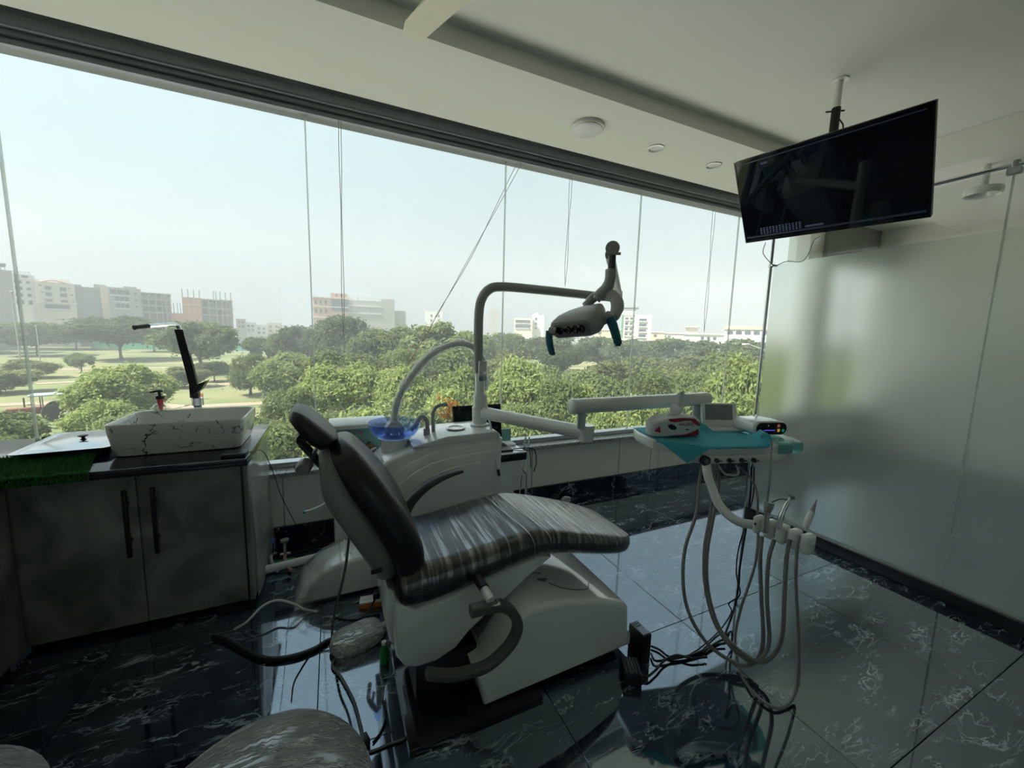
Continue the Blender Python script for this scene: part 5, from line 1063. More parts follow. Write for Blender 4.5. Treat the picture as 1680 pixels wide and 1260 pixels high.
MB().box((-0.10, -0.11, 0.0), (0.11, 0.0, 0.014), 0.004).xf(TR @ Matrix.Translation((0.165, 0.17, 0.958)) @ Matrix.Rotation(-0.08, 4, 'Z')).build('base', MT['white_plastic'], fv_)
dv = thing('scaler_control', 'rounded white control unit with black touch panel on the table', 'control unit', T(0.27, 0.0, 0.965))
DM = TR @ Matrix.Translation((0.315, 0.0, 0.964)) @ Matrix.Rotation(0.02, 4, 'Z')
def capsule(hx, hz): return [(x, 0.042+z) for x, z in rrect(0, 0, hx, hz, hz*0.96, 6)]
MB().prism(capsule(0.112, 0.041), -0.06, 0.11, 0.012, 3, M=DM).build('housing', MT['white_plastic'], dv)
pn = MB().prism([(x+0.006, z) for x, z in capsule(0.100, 0.034)], -0.0625, -0.055, 0.001, 1, M=DM).build('touch_panel', MT['black_gloss'], dv)
mat('led_blue', (0.02, 0.02, 0.2), 0.4, emit=(0.12, 0.12, 1.0), es=1.2); mat('key_green', (0.0, 0.12, 0.08), 0.4, emit=(0.0, 0.35, 0.22), es=0.25); mat('key_yellow', (0.4, 0.25, 0.03), 0.4, emit=(0.8, 0.5, 0.08), es=0.25); mat('key_red', (0.3, 0.06, 0.04), 0.4, emit=(0.7, 0.2, 0.15), es=0.2); mat('led_white', (0.5, 0.5, 0.5), 0.4, emit=(0.8, 0.85, 0.9), es=0.6)
lm = MB()
for k in range(9): lm.box((-0.045+k*0.0085, -0.0632, 0.031), (-0.041+k*0.0085, -0.0622, 0.034))
lm.xf(DM).build('level_leds', MT['led_blue'], pn, ang=None)
for x, z, m in ((0.05, 0.058, 'key_red'), (0.052, 0.031, 'key_yellow'), (0.082, 0.030, 'key_green')): MB().lathe([(0.010, 0), (0.0, 0.0006)], DM @ Vector((x, -0.0627, z)), 16, axis=DM.to_3x3() @ Vector((0, -1, 0))).build('key', MT[m], pn)
MB().lathe([(0.0018, 0), (0.0, 0.0006)], DM @ Vector((-0.018, -0.0627, 0.06)), 8, axis=DM.to_3x3() @ Vector((0, -1, 0))).build('status_dot', MT['led_white'], pn)
MB().box((0.108, -0.02, 0.03), (0.124, 0.01, 0.062), 0.004).xf(DM).build('side_hook', MT['white_plastic'], dv)
# ------------------------------------------------------------------ floor box, stools and clutter
fb = thing('unit_floor_box', 'long white floor box of the dental unit, film over its end', 'floor box', (0.0, 2.38, 0.0))
hum = [(-0.235, 0.012), (-0.225, 0.05), (-0.175, 0.115), (-0.10, 0.175), (0.0, 0.212), (0.10, 0.225), (0.235, 0.23), (0.235, 0.012)]
fbb = MB().prism(hum, 2.24, 2.50, 0.022, 4).build('cover', MT['white_plastic'], fb)
wl_ = MB().prism([(x-0.006 if x < 0.05 else x-0.10, z+0.004) for x, z in hum[:6]]+[(0.0, 0.01)], 2.234, 2.506, 0.024, 3); wl_.build('film', MT['wrap_loose'], fbb)
MB().grid(lambda u, v: (-0.235-0.03*u+0.10*v, 2.25-0.20*u+0.04*math.sin(v*4), 0.004+0.10*(1-u)**3+0.008*abs(math.sin(9*v+5*u))), 10, 10).build('film_tail', MT['wrap_loose'], fbb, fix=False)
MB().box((0.02, 2.30, 0.222), (0.03, 2.48, 0.229), 0.002).box((0.05, 2.30, 0.224), (0.06, 2.48, 0.231), 0.002).build('ridge', MT['white_plastic'], fb)

def stool(cx, cy, r, zt, label, rot):
    t = thing('wrapped_stool', label, 'stool', (cx, cy, 0), 'film-wrapped stools')
    def top(u, v):
        a = 2*PI*u; k = v*r
        z = zt-0.085*(v**2.6)-0.03*max(0, math.cos(a-rot))*v+0.006*math.sin(a*23+v*9)*v*(1-v)*2
        return (cx+k*math.cos(a)*1.0, cy+k*math.sin(a), z)
    mb = MB().grid(lambda u, v: top(u, v), 48, 12)
    mb.grid(lambda u, v: (cx+r*math.cos(2*PI*u)*(1-0.12*v), cy+r*math.sin(2*PI*u)*(1-0.12*v), top(u, 1)[2]-0.06*v), 48, 3)
    s = mb.build('seat', MT['stool_glint_film'], t, ang=70)
    MB().cyl((cx, cy, 0.06), (cx, cy, zt-0.10), 0.03).lathe([(r*0.8, zt-0.15), (r*0.8, zt-0.13), (0.05, zt-0.12)], (cx, cy, 0)).build('column', MT['chrome'], t)
    mb = MB()
    for k in range(5):
        a = 2*PI*k/5; mb.tube([(cx, cy, 0.08), (cx+0.2*math.cos(a), cy+0.2*math.sin(a), 0.06)], 0.016, 8)
    mb.build('star_base', MT['chrome'], t)
    for k in range(5):
        a = 2*PI*k/5; q = Vector((cx+0.2*math.cos(a), cy+0.2*math.sin(a), 0.024)); MB().cyl(q-Vector((math.sin(a)*-0.012, math.cos(a)*0.012, 0)), q+Vector((math.sin(a)*-0.012, math.cos(a)*0.012, 0)), 0.023, n=14).cyl(q, q+Vector((0, 0, 0.035)), 0.006, n=8).build('castor', MT['black_plastic'], t)
def crease_glint_film(key, c0, c1, sc1, sc2, rough):
    """stretched film: thin pulled creases in two directions, their glints painted pale, over a grey cushion"""
    m, nt, b = nodes(key); N = nt.nodes; L = nt.links; tc = N.new('ShaderNodeTexCoord'); outs = []
    for rot, sc, pw in ((0.75, sc1, 5.0), (-0.55, sc2, 7.0)):
        mp = N.new('ShaderNodeMapping'); mp.inputs['Rotation'].default_value = (0, 0, rot); mp.inputs['Scale'].default_value = sc; L.new(tc.outputs['Object'], mp.inputs[0])
        n = N.new('ShaderNodeTexNoise'); n.inputs['Scale'].default_value = 1.0; n.inputs['Detail'].default_value = 3; n.inputs['Distortion'].default_value = 0.5; L.new(mp.outputs[0], n.inputs['Vector'])
        s1 = N.new('ShaderNodeMath'); s1.operation = 'SUBTRACT'; s1.inputs[1].default_value = 0.5; L.new(n.outputs['Fac'], s1.inputs[0])
        ab = N.new('ShaderNodeMath'); ab.operation = 'ABSOLUTE'; L.new(s1.outputs[0], ab.inputs[0])
        rg = N.new('ShaderNodeMapRange'); rg.inputs[1].default_value = 0.0; rg.inputs[2].default_value = 0.06; rg.inputs[3].default_value = 1.0; rg.inputs[4].default_value = 0.0; L.new(ab.outputs[0], rg.inputs[0])
        pp_ = N.new('ShaderNodeMath'); pp_.operation = 'POWER'; pp_.inputs[1].default_value = pw*0.4; L.new(rg.outputs[0], pp_.inputs[0]); outs.append(pp_.outputs[0])
    ad = N.new('ShaderNodeMath'); ad.operation = 'MAXIMUM'; L.new(outs[0], ad.inputs[0]); L.new(outs[1], ad.inputs[1])
    big = N.new('ShaderNodeTexNoise'); big.inputs['Scale'].default_value = 5.0; L.new(tc.outputs['Object'], big.inputs['Vector'])
    mu = N.new('ShaderNodeMath'); mu.operation = 'MULTIPLY'; L.new(ad.outputs[0], mu.inputs[0]); bm_ = N.new('ShaderNodeMapRange'); bm_.inputs[1].default_value = 0.3; bm_.inputs[2].default_value = 0.6; bm_.inputs[3].default_value = 0.25; L.new(big.outputs['Fac'], bm_.inputs[0]); L.new(bm_.outputs[0], mu.inputs[1])
    mx = N.new('ShaderNodeMix'); mx.data_type = 'RGBA'; L.new(mu.outputs[0], mx.inputs['Factor']); mx.inputs['A'].default_value = (*c0, 1); mx.inputs['B'].default_value = (*c1, 1); L.new(mx.outputs['Result'], b.inputs['Base Color'])  # pale crease colour paints in the light that wrinkles catch
    bp = N.new('ShaderNodeBump'); bp.inputs['Strength'].default_value = 0.8; bp.inputs['Distance'].default_value = 0.012; L.new(ad.outputs[0], bp.inputs['Height']); L.new(bp.outputs[0], b.inputs['Normal']); L.new(bp.outputs[0], b.inputs['Coat Normal'])
    b.inputs['Roughness'].default_value = 0.4; b.inputs['Coat Weight'].default_value = 1.0; b.inputs['Coat Roughness'].default_value = rough; b.inputs['Coat IOR'].default_value = 2.0
    MT[key] = m
crease_glint_film('stool_glint_film', (0.21, 0.225, 0.225), (1.0, 1.0, 1.0), (4, 46, 20), (5, 60, 20), 0.2)
crease_glint_film('bag_glint_film', (0.50, 0.51, 0.49), (0.85, 0.86, 0.84), (10, 34, 20), (14, 40, 20), 0.25)
stool(-0.185, 0.905, 0.245, 0.515, 'film-wrapped grey stool in the bottom middle foreground', -0.3)
stool(-0.90, 1.06, 0.285, 0.53, 'film-wrapped stool cut off at the bottom left corner', 0.2)

fpd = thing('foot_pedal', 'foot pedal bagged in cloudy plastic on the floor', 'foot pedal', (0.07, 1.86, 0.0))
PM = Matrix.Translation((0.065, 1.865, 0)) @ Matrix.Rotation(0.25, 4, 'Z')
def psec(hx, hy, z): return [(x, y, z+0.004*math.sin(x*90+y*70)) for x, y in rrect(0, 0, hx, hy, min(hx, hy)*0.9, 6)]
MB().loft([psec(0.115, 0.075, 0.006), psec(0.125, 0.082, 0.025), psec(0.115, 0.07, 0.06), psec(0.085, 0.05, 0.072), psec(0.03, 0.015, 0.07)]).xf(PM).build('bagged_pedal', MT['bag_glint_film'], fpd, ang=60)
MB().grid(lambda u, v: PM @ Vector((-0.12+0.17*u, -0.07-0.06*v*math.sin(PI*u), 0.03*(1-v)+0.004)), 8, 5).build('bag_flap', MT['wrap_loose'], fpd, fix=False)
MB().tube([PM @ Vector((0.115, 0.0, 0.035)), PM @ Vector((0.17, 0.015, 0.03))], 0.012, 8).build('bag_neck', MT['wrapped_white'], fpd)
ps = thing('power_strip', 'orange and white power strip beside the floor box', 'power strip', (0.15, 2.12, 0.0))
PSM = Matrix.Translation((0.16, 2.12, 0.0)) @ Matrix.Rotation(-0.15, 4, 'Z')
MB().box((-0.07, -0.03, 0.001), (0.10, 0.03, 0.03), 0.003).xf(PSM).build('casing', MT['orange_plastic'], ps)
MB().box((-0.07, -0.03, 0.03), (0.10, 0.03, 0.04), 0.003).xf(PSM).build('socket_face', MT['white_plastic'], ps)
MB().box((0.0, -0.02, 0.04), (0.035, 0.02, 0.075), 0.004).xf(PSM).build('plug', MT['black_plastic'], ps)
cord('thick_cable', [on_z(350, 1044, 0.012), on_z(375, 1052, 0.012), on_z(405, 1069, 0.012), on_z(440, 1081, 0.012), on_z(480, 1077, 0.012), on_z(515, 1065, 0.012), on_z(543, 1050, 0.012), (0.0, 1.84, 0.02)], 0.011, 'cable_black', 'thick black cable curving over the floor to the foot pedal')
cord('power_cable', [on_y(576, 855, 1.85), on_y(566, 936, 1.86), on_y(552, 993, 1.86), on_z(545, 1031, 0.06), on_z(547, 1056, 0.012), on_z(558, 1072, 0.008), on_z(552, 1078, 0.008), on_z(545, 1092, 0.008), on_z(560, 1112, 0.008), on_z(580, 1150, 0.008), on_z(590, 1185, 0.008), on_z(596, 1210, 0.012)], 0.006, 'cable_grey', 'grey cable hanging behind the backrest and running to a plug')
pl = thing('black_plug', 'black plug lying on the floor near the wrapped stool', 'plug', on_z(597, 1222, 0.0))
p_ = on_z(597, 1222, 0.0); MB().box((p_.x-0.018, p_.y-0.02, 0.001), (p_.x+0.018, p_.y+0.02, 0.03), 0.005, rz=0.3).build('plug_body', MT['black_plastic'], pl)
cord('thin_cable', [on_z(612, 1218, 0.006), on_z(625, 1200, 0.006), on_z(633, 1175, 0.006), on_z(628, 1150, 0.006)], 0.004, 'cable_black', 'short black cable right of the floor plug')
cord('thin_cable', [on_z(585, 1236, 0.006), on_z(610, 1232, 0.006), on_z(640, 1220, 0.006), on_z(665, 1210, 0.006), on_z(680, 1180, 0.006)], 0.004, 'cable_grey', 'grey cable crossing the floor in front of the base plate')
cord('clear_tube', [on_z(385, 1032, 0.006), on_z(405, 1020, 0.05), on_z(430, 995, 0.08), on_z(455, 985, 0.08), on_z(480, 990, 0.07), on_z(500, 1000, 0.02), on_z(520, 1003, 0.006)], 0.006, 'hose_light', 'pale plastic tube arching over the floor by the floor box', 'hose')
cord('thin_cable', [on_z(548, 1012, 0.006), on_z(570, 1016, 0.006), on_z(590, 1015, 0.006), on_z(606, 1000, 0.02), (0.18, 2.10, 0.07)], 0.005, 'cable_black', 'black cable plugged into the orange power strip')
cord('thin_cable', [on_z(478, 1150, 0.004), on_z(482, 1120, 0.004), on_z(495, 1095, 0.004), on_z(508, 1075, 0.004)], 0.0022, 'cable_black', 'hair-thin black wire on the bright floor tile')
pp = thing('drain_pipe', 'white drain pipe along the floor beside the cabinet', 'pipe', (-0.31, 2.68, 0.0))
MB().tube([(-0.425, 2.655, 0.03), (-0.05, 2.70, 0.03)], 0.026, 12).build('pipe', MT['white_plastic'], pp)
mat('pink_hose', (0.50, 0.25, 0.22), 0.5)
for x, y, top, h, lb in ((-0.405, 2.80, 'device_blue', 'hose_light', 'shut-off valve with blue handle by the cabinet'), (-0.325, 2.77, 'chrome', 'pink_hose', 'chrome shut-off valve with a pink hose')):
    if 'device_blue' not in MT: mat('device_blue', (0.10, 0.18, 0.45), 0.4)
    v = thing('shutoff_valve', lb, 'valve', (x, y, 0), 'shut-off valves on the floor')
    MB().cyl((x, y, 0.0), (x, y, 0.12), 0.011, n=12).cyl((x-0.03, y, 0.05), (x+0.03, y, 0.05), 0.010, n=10).build('valve_body', MT['steel'], v)
    MB().lathe([(0.008, 0.12), (0.026, 0.135), (0.026, 0.148), (0.0, 0.152)], (x, y, 0), 14).build('handle', MT[top], v)
    MB().tube(spline([(x, y-0.03, 0.055), (x+0.005, y-0.07, 0.045), (x+0.03, y-0.13, 0.02), (x+0.05, y-0.16, 0.014)], 5), 0.010, 8).build('hose', MT[h], v)
solo('green_connector', MB().box((-0.40, 2.72, 0.001), (-0.27, 2.75, 0.03), 0.006), MT['pale_green'], 'green pipe connector between the two valves', 'connector')
cord('thin_cable', [(-0.30, 2.84, 0.006), (-0.2, 2.86, 0.006), (-0.1, 2.88, 0.006), (0.0, 2.90, 0.006), (0.2, 2.93, 0.006)], 0.006, 'cable_black', 'black cable along the skirting behind the floor box')
gb = thing('green_bottle', 'green bottle tucked behind the chair base', 'bottle', (0.17, 1.70, 0))
MB().lathe([(0.018, 0.0), (0.02, 0.008), (0.02, 0.06), (0.009, 0.08), (0.009, 0.09)], (0.170, 1.70, 0), 16).build('bottle_body', MT['pale_green'], gb)
MB().lathe([(0.011, 0.09), (0.011, 0.102), (0, 0.102)], (0.170, 1.70, 0), 12).build('cap', MT['white_plastic'], gb)
ab = thing('adapter_box', 'black upright power adapter beside the chair base', 'adapter', (1.293, 1.285, 0))
MB().box((1.268, 1.235, 0.001), (1.32, 1.332, 0.128), 0.004).build('casing', MT['black_plastic'], ab)
MB().box((1.273, 1.242, 0.128), (1.315, 1.325, 0.131), 0.001, 1).build('top_plate', MT['dark_aluminium'], ab)
for y in (1.30, 1.316): MB().box((1.279, y-0.005, 0.131), (1.292, y+0.005, 0.133)).box((1.296, y-0.005, 0.131), (1.309, y+0.005, 0.133)).build('socket', MT['black_gloss'], ab)
bp_ = thing('brake_pedal', 'black ribbed block at the front corner of the chair base', 'pedal', (1.17, 1.19, 0))
BM = Matrix.Translation((1.165, 1.195, 0)) @ Matrix.Rotation(-0.5, 4, 'Z')
MB().box((-0.04, -0.05, 0.001), (0.04, 0.05, 0.055), 0.006).xf(BM).build('block', MT['black_plastic'], bp_)
for k in range(5): MB().box((-0.03+k*0.014, -0.045, 0.055), (-0.024+k*0.014, 0.045, 0.059), 0.001, 1).xf(BM).build('rib', MT['dark_plastic'], bp_)
for k, (pts, lb) in enumerate((
    (((1068, 1060), (1082, 1066), (1100, 1078), (1130, 1076), (1160, 1064), (1180, 1052), (1195, 1047)), 'uppermost black cable running from the adapter box to the table'),
    (((1068, 1072), (1075, 1084), (1095, 1082), (1120, 1078), (1150, 1070), (1172, 1058), (1190, 1056)), 'middle black cable running from the adapter box'),
    (((1046, 1098), (1060, 1110), (1075, 1100), (1090, 1084), (1110, 1075), (1135, 1080), (1160, 1078)), 'lowest black cable curling beside the black ribbed block'))):
    cord('floor_cable', [on_z(x, y, 0.01+0.004*k) for x, y in pts], 0.005, 'cable_black', lb, group='black cables by the adapter')

# ------------------------------------------------------------------ behind the chair: trolley, device, laptop table
tr = thing('device_trolley', 'white trolley with a shelf behind the backrest', 'trolley', (0.12, 2.76, 0))
MB().box((-0.03, 2.60, 0.0), (0.27, 2.90, 0.40), 0.015, 3).build('base_cabinet', MT['white_plastic'], tr)
MB().box((0.12, 2.70, 0.40), (0.20, 2.84, 0.63), 0.004).build('column', MT['white_plastic'], tr)
MB().box((-0.05, 2.66, 0.63), (0.34, 2.92, 0.655), 0.006).build('shelf', MT['white_plastic'], tr)
dx = thing('tabletop_device', 'white and pale teal boxy device with a round dial', 'medical device', (0.13, 2.82, 0.656))
MB().box((-0.035, 2.74, 0.66), (0.31, 2.90, 0.875), 0.008).build('front_housing', MT['device_teal'], dx)
MB().prism([(2.72, 0.86), (2.72, 0.885), (2.74, 0.90), (2.92, 0.90), (2.92, 0.86)], -0.045, 0.32, 0.006, 2, M=Matrix(((0, 1, 0, 0), (1, 0, 0, 0), (0, 0, 1, 0), (0, 0, 0, 1)))).build('lid', MT['white_plastic'], dx)
MB().box((0.085, 2.732, 0.755), (0.165, 2.742, 0.84), 0.006).build('dial_frame', MT['viewer_screen'], dx)
MB().lathe([(0.028, 0), (0.026, 0.012), (0, 0.014)], (0.125, 2.732, 0.797), 20, axis=(0, -1, 0)).box((0.122, 2.712, 0.78), (0.128, 2.72, 0.815)).build('dial', MT['device_teal'], dx)
MB().box((-0.005, 2.737, 0.83), (0.05, 2.742, 0.836)).build('name_strip', MT['dark_plastic'], dx)
MB().lathe([(0.012, 0), (0.012, 0.03), (0.0, 0.031)], (0.20, 2.738, 0.75), 12, axis=(0, -1, 0)).build('black_socket', MT['black_plastic'], dx)
mat('brown_tape', (0.22, 0.12, 0.05), 0.4); mat('card', (0.45, 0.38, 0.28), 0.8)
tpx = on_y(597, 742, 2.64)
tr_ = thing('tape_roll', 'roll of brown packing tape behind the backrest', 'tape roll', (tpx.x, 2.655, tpx.z))
TZ = 0.656+0.052
MB().lathe([(0.036, -0.024), (0.052, -0.024), (0.052, 0.024), (0.036, 0.024), (0.036, -0.024)], (0.20, 2.685, TZ), 28, axis=(0.2, -1, 0)).build('tape', MT['brown_tape'], tr_)
MB().lathe([(0.034, -0.025), (0.036, -0.025), (0.036, 0.025), (0.034, 0.025), (0.034, -0.025)], (0.20, 2.685, TZ), 28, axis=(0.2, -1, 0)).build('core', MT['card'], tr_)
mat('teal_tip', (0.0, 0.35, 0.40), 0.4)
se = thing('saliva_ejector', 'bent white tube with teal ends left of the backrest', 'saliva ejector', on_y(515, 832, 2.45))
MB().tube(spline([on_y(499, 840, 2.45), on_y(515, 835, 2.45), on_y(530, 828, 2.46), on_y(537, 818, 2.47)], 5), 0.007, 8).build('tube', MT['white_plastic'], se)
MB().tube([on_y(537, 819, 2.47), on_y(545, 800, 2.48)], 0.011, 8).tube([on_y(497, 840.5, 2.45), on_y(501, 839.5, 2.45)], 0.010, 8).build('teal_end', MT['teal_tip'], se)
MB().tube(spline([on_y(545, 800, 2.48), on_y(552, 788, 2.49), on_y(565, 790, 2.5), on_y(580, 800, 2.5), (0.15, 2.60, 0.45)], 5), 0.009, 8).build('hose', MT['hose_light'], se)
lt = thing('laptop_table', 'small white table with black edge beside the window', 'table', (1.10, 2.78, 0))
MB().box((0.84, 2.62, 0.545), (1.34, 2.93, 0.60), 0.004).build('top', MT['black_plastic'], lt)
MB().box((0.84, 2.62, 0.60), (1.34, 2.93, 0.608), 0.002).build('surface', MT['white_plastic'], lt)
MB().box((0.88, 2.66, 0.0), (1.26, 2.90, 0.545), 0.006).build('cabinet', MT['white_plastic'], lt)
rk = thing('folding_stand', 'thin chrome folding stand leaning at the laptop table', 'stand', (1.39, 2.75, 0))
for (x0, x1, y) in ((1.37, 1.40, 2.70), (1.40, 1.37, 2.70), (1.365, 1.42, 2.80)): MB().tube([(x0, y, 0.0), (x1, y, 0.70)], 0.006, 8).build('leg', MT['chrome'], rk)
for z in (0.18, 0.40, 0.62): MB().tube([(1.375, 2.70, z), (1.395, 2.80, z)], 0.005, 8).build('rung', MT['black_plastic'], rk)
lap = thing('laptop', 'open black laptop on the small table by the window', 'laptop', (1.04, 2.75, 0.609))
MB().box((0.84, 2.65, 0.609), (1.24, 2.88, 0.628), 0.004).build('keyboard_base', MT['black_plastic'], lap)
mat('keys', (0.03, 0.032, 0.035), 0.5)
kb = MB()
for i in range(14):
    for j in range(5): kb.box((0.86+i*0.026, 2.75+j*0.022, 0.628), (0.88+i*0.026, 2.767+j*0.022, 0.631))
kb.build('keys', MT['keys'], lap, ang=None)
LM = Matrix.Translation((1.04, 2.885, 0.63)) @ Matrix.Rotation(-0.16, 4, 'X')
MB().box((-0.205, 0.0, 0.0), (0.205, 0.010, 0.31), 0.003).xf(LM).build('lid', MT['black_plastic'], lap)
MB().box((-0.195, -0.001, 0.02), (0.195, 0.0, 0.30)).xf(LM).build('screen', MT['screen'], lap, ang=None)
MB().box((-0.06, -0.002, 0.012), (0.16, 0.0, 0.016)).xf(LM).build('hinge_strip', MT['steel'], lap)
nb = solo('paper_pad', MB().box((1.255, 2.80, 0.609), (1.335, 2.92, 0.622), 0.002), MT['paper_white'], 'white paper pad right of the laptop', 'paper')
solo('white_card', MB().prism([(1.255, 0.609), (1.34, 0.609), (1.34, 0.72), (1.255, 0.72)], 2.924, 2.930), MT['device_teal'], 'pale blue card standing behind the laptop', 'card')
cord('thin_cable', [(1.24, 2.66, 0.63), (1.30, 2.62, 0.64), (1.36, 2.64, 0.63), (1.43, 2.66, 0.60), (1.45, 2.66, 0.50), (1.43, 2.66, 0.42)], 0.004, 'cable_black', 'black cable looping off the laptop table')
cord('thin_cable', [(1.15, 2.64, 0.614), (1.22, 2.63, 0.63), (1.30, 2.64, 0.614), (1.38, 2.65, 0.60), (1.40, 2.66, 0.46)], 0.003, 'cable_black', 'thin black cable tangled at the table corner')
crn = thing('crumpled_film', 'crumpled clear film bunched behind the side unit', 'plastic film', (1.02, 2.60, 0.609))
def crumple(u, v):
    a = 2*PI*u; b = PI*v; r = 0.05*(1+0.3*math.sin(a*3+b*4)+0.2*math.sin(a*7-b*3)); return (1.05+1.4*r*math.sin(b)*math.cos(a), 2.66+0.6*r*math.sin(b)*math.sin(a), 0.655+r*math.cos(b)*0.75)
MB().grid(crumple, 24, 14).build('film', MT['wrap_loose'], crn, fix=False)
# wrapped flexible hose arching over the unit
thin_glass('wrap_milky', (0.95, 0.96, 0.96), 0.14, extra=0.03, dirt=0.30, streak=(30, 30, 30), streak_amt=0.4, bump=1.0, ior=1.5)
fh = thing('wrapped_hose', 'flexible hose wrapped in clear film arching over the blue bowl', 'hose', on_y(647, 700, 2.47))
P_ = spline([on_y(x, y, 2.46) for x, y in ((647, 694), (649, 672), (657, 647), (672, 622), (692, 597), (717, 576), (750, 564), (775, 569), (789, 585), (794, 610), (793, 640))], 6)
MB().tube(P_, 0.018, 12).build('hose', MT['hose_light'], fh)
m_ = len(P_); MB().tube(P_, [0.025+0.007*abs(math.sin(i*1.7))+0.005*math.sin(i*0.9) for i in range(m_)], 10).build('film', MT['wrap_milky'], fh)
b0 = on_y(647, 704, 2.46); MB().lathe([(0.0, -0.03), (0.05, -0.028), (0.06, -0.01), (0.06, 0.012), (0.05, 0.03), (0.0, 0.034)], b0, 24, axis=(0.1, -1, 0.15)).build('end_disc', MT['wrapped_white'], fh)
MB().ball(on_y(796, 628, 2.44), (0.03, 0.03, 0.05)).build('film_bulb', MT['wrap_loose'], fh)
sy = thing('air_syringe', 'thin white rod with black tip hanging beside the lamp pole', 'dental instrument', on_y(812, 760, 2.2))
MB().tube([on_y(796, 648, 2.38), on_y(800, 675, 2.36), on_y(808, 715, 2.25), on_y(817, 770, 2.18)], 0.008, 8).build('rod', MT['white_plastic'], sy)
MB().tube([on_y(817, 770, 2.18), on_y(819, 780, 2.18)], 0.009, 8).build('tip', MT['black_plastic'], sy)

# ------------------------------------------------------------------ small things in the park
mat('tyre', (0.05, 0.048, 0.045), 0.9, var=0.2); mat('rim_grey', (0.35, 0.34, 0.32), 0.7); mat('tractor_red', (0.22, 0.06, 0.05), 0.6, var=0.2); mat('canopy_blue', (0.28, 0.33, 0.40), 0.6)
tg = on_z(93, 690, GZ); D_ = 25.5; U_ = Vector((0.985, 0.17, 0))
tg = far(93, 684, D_); tg.z = GZ
TMX = Matrix.Translation(tg) @ Matrix.Rotation(math.atan2(0.35, 0.94), 4, 'Z') @ Matrix.Scale(0.8, 4)
tt = thing('tractor', 'old tractor with canopy parked on the park path', 'tractor', tg.copy())
def wheel(x, y, r, w):
    o = MB().lathe([(r*0.55, -w/2), (r*0.95, -w/2), (r, -w/4), (r, w/4), (r*0.95, w/2), (r*0.55, w/2)], (x, y, r), 24, axis=(0, 1, 0)).xf(TMX).build('wheel', MT['tyre'], tt)
    MB().lathe([(r*0.55, -w/2.2), (r*0.3, -w/4), (r*0.1, -w/2.5), (0, -w/2.5)], (x, y, r), 20, axis=(0, 1, 0)).lathe([(r*0.55, w/2.2), (0, w/4)], (x, y, r), 20, axis=(0, 1, 0)).xf(TMX).build('rim', MT['rim_grey'], o)
for y in (-0.8, 0.8): wheel(0.0, y, 0.72, 0.38); wheel(-2.1, y, 0.36, 0.22)
MB().box((-2.5, -0.3, 0.6), (-0.6, 0.3, 1.15), 0.08).box((-0.6, -0.35, 0.6), (0.5, 0.35, 1.0), 0.05).xf(TMX).build('engine_hood', MT['tractor_red'], tt)
MB().box((-0.3, -0.25, 1.0), (0.2, 0.25, 1.45), 0.05).xf(TMX).build('seat', MT['tyre'], tt)
MB().tube([(-1.6, 0.2, 1.1), (-1.6, 0.2, 1.9)], 0.05, 8).xf(TMX).build('exhaust', MT['tyre'], tt)
for s in ((-0.7, -0.6), (-0.7, 0.6), (0.4, -0.6), (0.4, 0.6)): MB().tube([(s[0], s[1], 0.9), (s[0], s[1], 2.05)], 0.035, 6).xf(TMX).build('canopy_post', MT['tyre'], tt)
MB().box((-1.3, -0.85, 2.05), (0.7, 0.85, 2.15), 0.04).xf(TMX).build('canopy', MT['canopy_blue'], tt)
def person(px, py, d, h, shirt, trousers, label):
    q = far(px, py, d); q.z = GZ
    t = thing('person', label, 'person', q.copy(), 'people in the park')
    J = [(0, 0, 0.52), (0, 0, 0.66), (0, 0, 0.80), (0, 0, 0.86), (0, -0.005, 0.93), (0.055, 0, 0.50), (0.06, -0.01, 0.27), (0.06, 0.01, 0.03), (0.065, -0.06, 0.015), (-0.055, 0, 0.50), (-0.06, 0.02, 0.27), (-0.06, 0.03, 0.03), (-0.065, -0.04, 0.015), (0.11, 0, 0.80), (0.135, 0.01, 0.63), (0.13, -0.03, 0.48), (-0.11, 0, 0.80), (-0.135, 0.01, 0.63), (-0.13, -0.03, 0.48)]
    E = [(0, 1), (1, 2), (2, 3), (3, 4), (0, 5), (5, 6), (6, 7), (7, 8), (0, 9), (9, 10), (10, 11), (11, 12), (2, 13), (13, 14), (14, 15), (2, 16), (16, 17), (17, 18)]
    rad = [.075, .07, .085, .035, .055, .06, .042, .028, .022, .06, .042, .028, .022, .038, .03, .022, .038, .03, .022]
    me = bpy.data.meshes.new('body'); me.from_pydata([tuple(Vector(j)*h) for j in J], E, [])
    o = part('body', me, t); me.materials.append(MT[shirt])
    md = o.modifiers.new('skin', 'SKIN'); o.modifiers.new('sub', 'SUBSURF').levels = 1
    for v, r in zip(me.skin_vertices[0].data, rad): v.radius = (r*h, r*h)
    me.skin_vertices[0].data[0].use_root = True
    MB().loft([[(q.x+a, q.y+b, q.z+z*h) for a, b in rrect(0, 0, w*h, w*0.7*h, w*0.5*h, 3)] for z, w in ((0.04, 0.085), (0.3, 0.105), (0.52, 0.10))]).build('lower_garment', MT[trousers], t)
    MB().ball(q+Vector((0, 0.01, 0.955*h)), (0.058*h, 0.062*h, 0.05*h)).build('hair', MT['tyre'], t)
mat('shirt_white', (0.55, 0.52, 0.46), 0.8); mat('shirt_dark', (0.10, 0.09, 0.10), 0.8)
person(114, 660, 24.5, 1.7, 'shirt_white', 'rim_grey', 'person in pale clothes standing beside the tractor')
person(151, 640, 32, 1.7, 'shirt_white', 'shirt_white', 'person in white clothes on the lawn behind the feathery tree')
person(242, 625, 38, 1.7, 'shirt_dark', 'shirt_dark', 'person in dark clothes near the large dark trees')
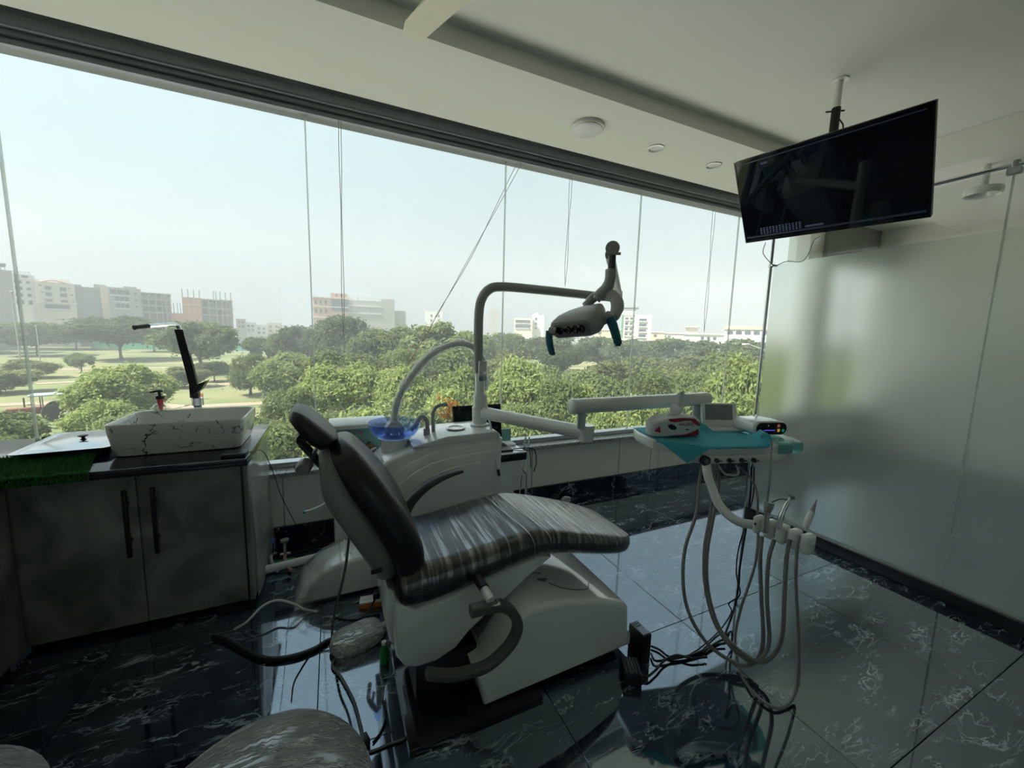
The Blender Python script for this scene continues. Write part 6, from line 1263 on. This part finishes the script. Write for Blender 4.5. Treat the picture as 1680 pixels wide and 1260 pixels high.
for x, y, d, lb in ((68, 607, 58, 'orange bin on the far path'), (331, 655, 32, 'orange bin beside the path behind the tap')):
    q = on_z(x, y, GZ); b = thing('park_bin', lb, 'bin', q, 'orange bins')
    w = 7*q.y/FPX*0.5
    MB().box((q.x-w/2, q.y-w/2, GZ), (q.x+w/2, q.y+w/2, GZ+w*2.2), 0.03).build('body', MT['orange_plastic'], b); MB().box((q.x-w*0.56, q.y-w*0.56, GZ+w*2.2), (q.x+w*0.56, q.y+w*0.56, GZ+w*2.35), 0.02).build('lid', MT['orange_plastic'], b)
for x, top, base, lb in ((66, 535, 592, 'slim grey lamp post at the far left of the park'), (36, 480, 612, 'tall thin pole in front of the left blocks')):
    q = on_z(x, base, GZ); z1 = on_y(x, top, q.y).z
    t = thing('park_pole', lb, 'pole', q, 'poles in the park'); MB().cyl(q, (q.x, q.y, z1), 0.07, n=8).build('shaft', MT['rim_grey'], t); MB().ball((q.x, q.y, z1), 0.14).build('finial', MT['rim_grey'], t)
q = far(1262, 580, 22); e = far(1227, 565, 22)
t = thing('street_lamp', 'white street lamp head reaching in beside the chrome post', 'street lamp', (q.x+0.3, q.y, GZ))
MB().tube(spline([(q.x+0.3, q.y, GZ), (q.x+0.3, q.y, q.z-0.4), (q.x+0.15, q.y, q.z), e], 6), 0.05, 8).build('pole', MT['rim_grey'], t); MB().box(e-Vector((0.35, 0.12, 0.04)), e+Vector((0.05, 0.12, 0.05)), 0.03).build('lamp_head', MT['lamp_white'], t)
# ------------------------------------------------------------------ haze over the park
def haze():
    m = bpy.data.materials.new('summer_haze'); m.use_nodes = True; nt = m.node_tree; nt.nodes.remove(nt.nodes['Principled BSDF'])
    vs = nt.nodes.new('ShaderNodeVolumeScatter'); vs.inputs['Color'].default_value = (0.88, 0.97, 1.0, 1); vs.inputs['Density'].default_value = 0.0029; vs.inputs['Anisotropy'].default_value = 0.0
    nt.links.new(vs.outputs[0], nt.nodes['Material Output'].inputs['Volume'])
    o = MB().box((-300, 6, GZ-0.5), (460, 320, 60)).build('haze', m, None, ang=None)
    tag(o, 'thin summer haze hanging over the park', 'haze', kind='stuff')
haze()
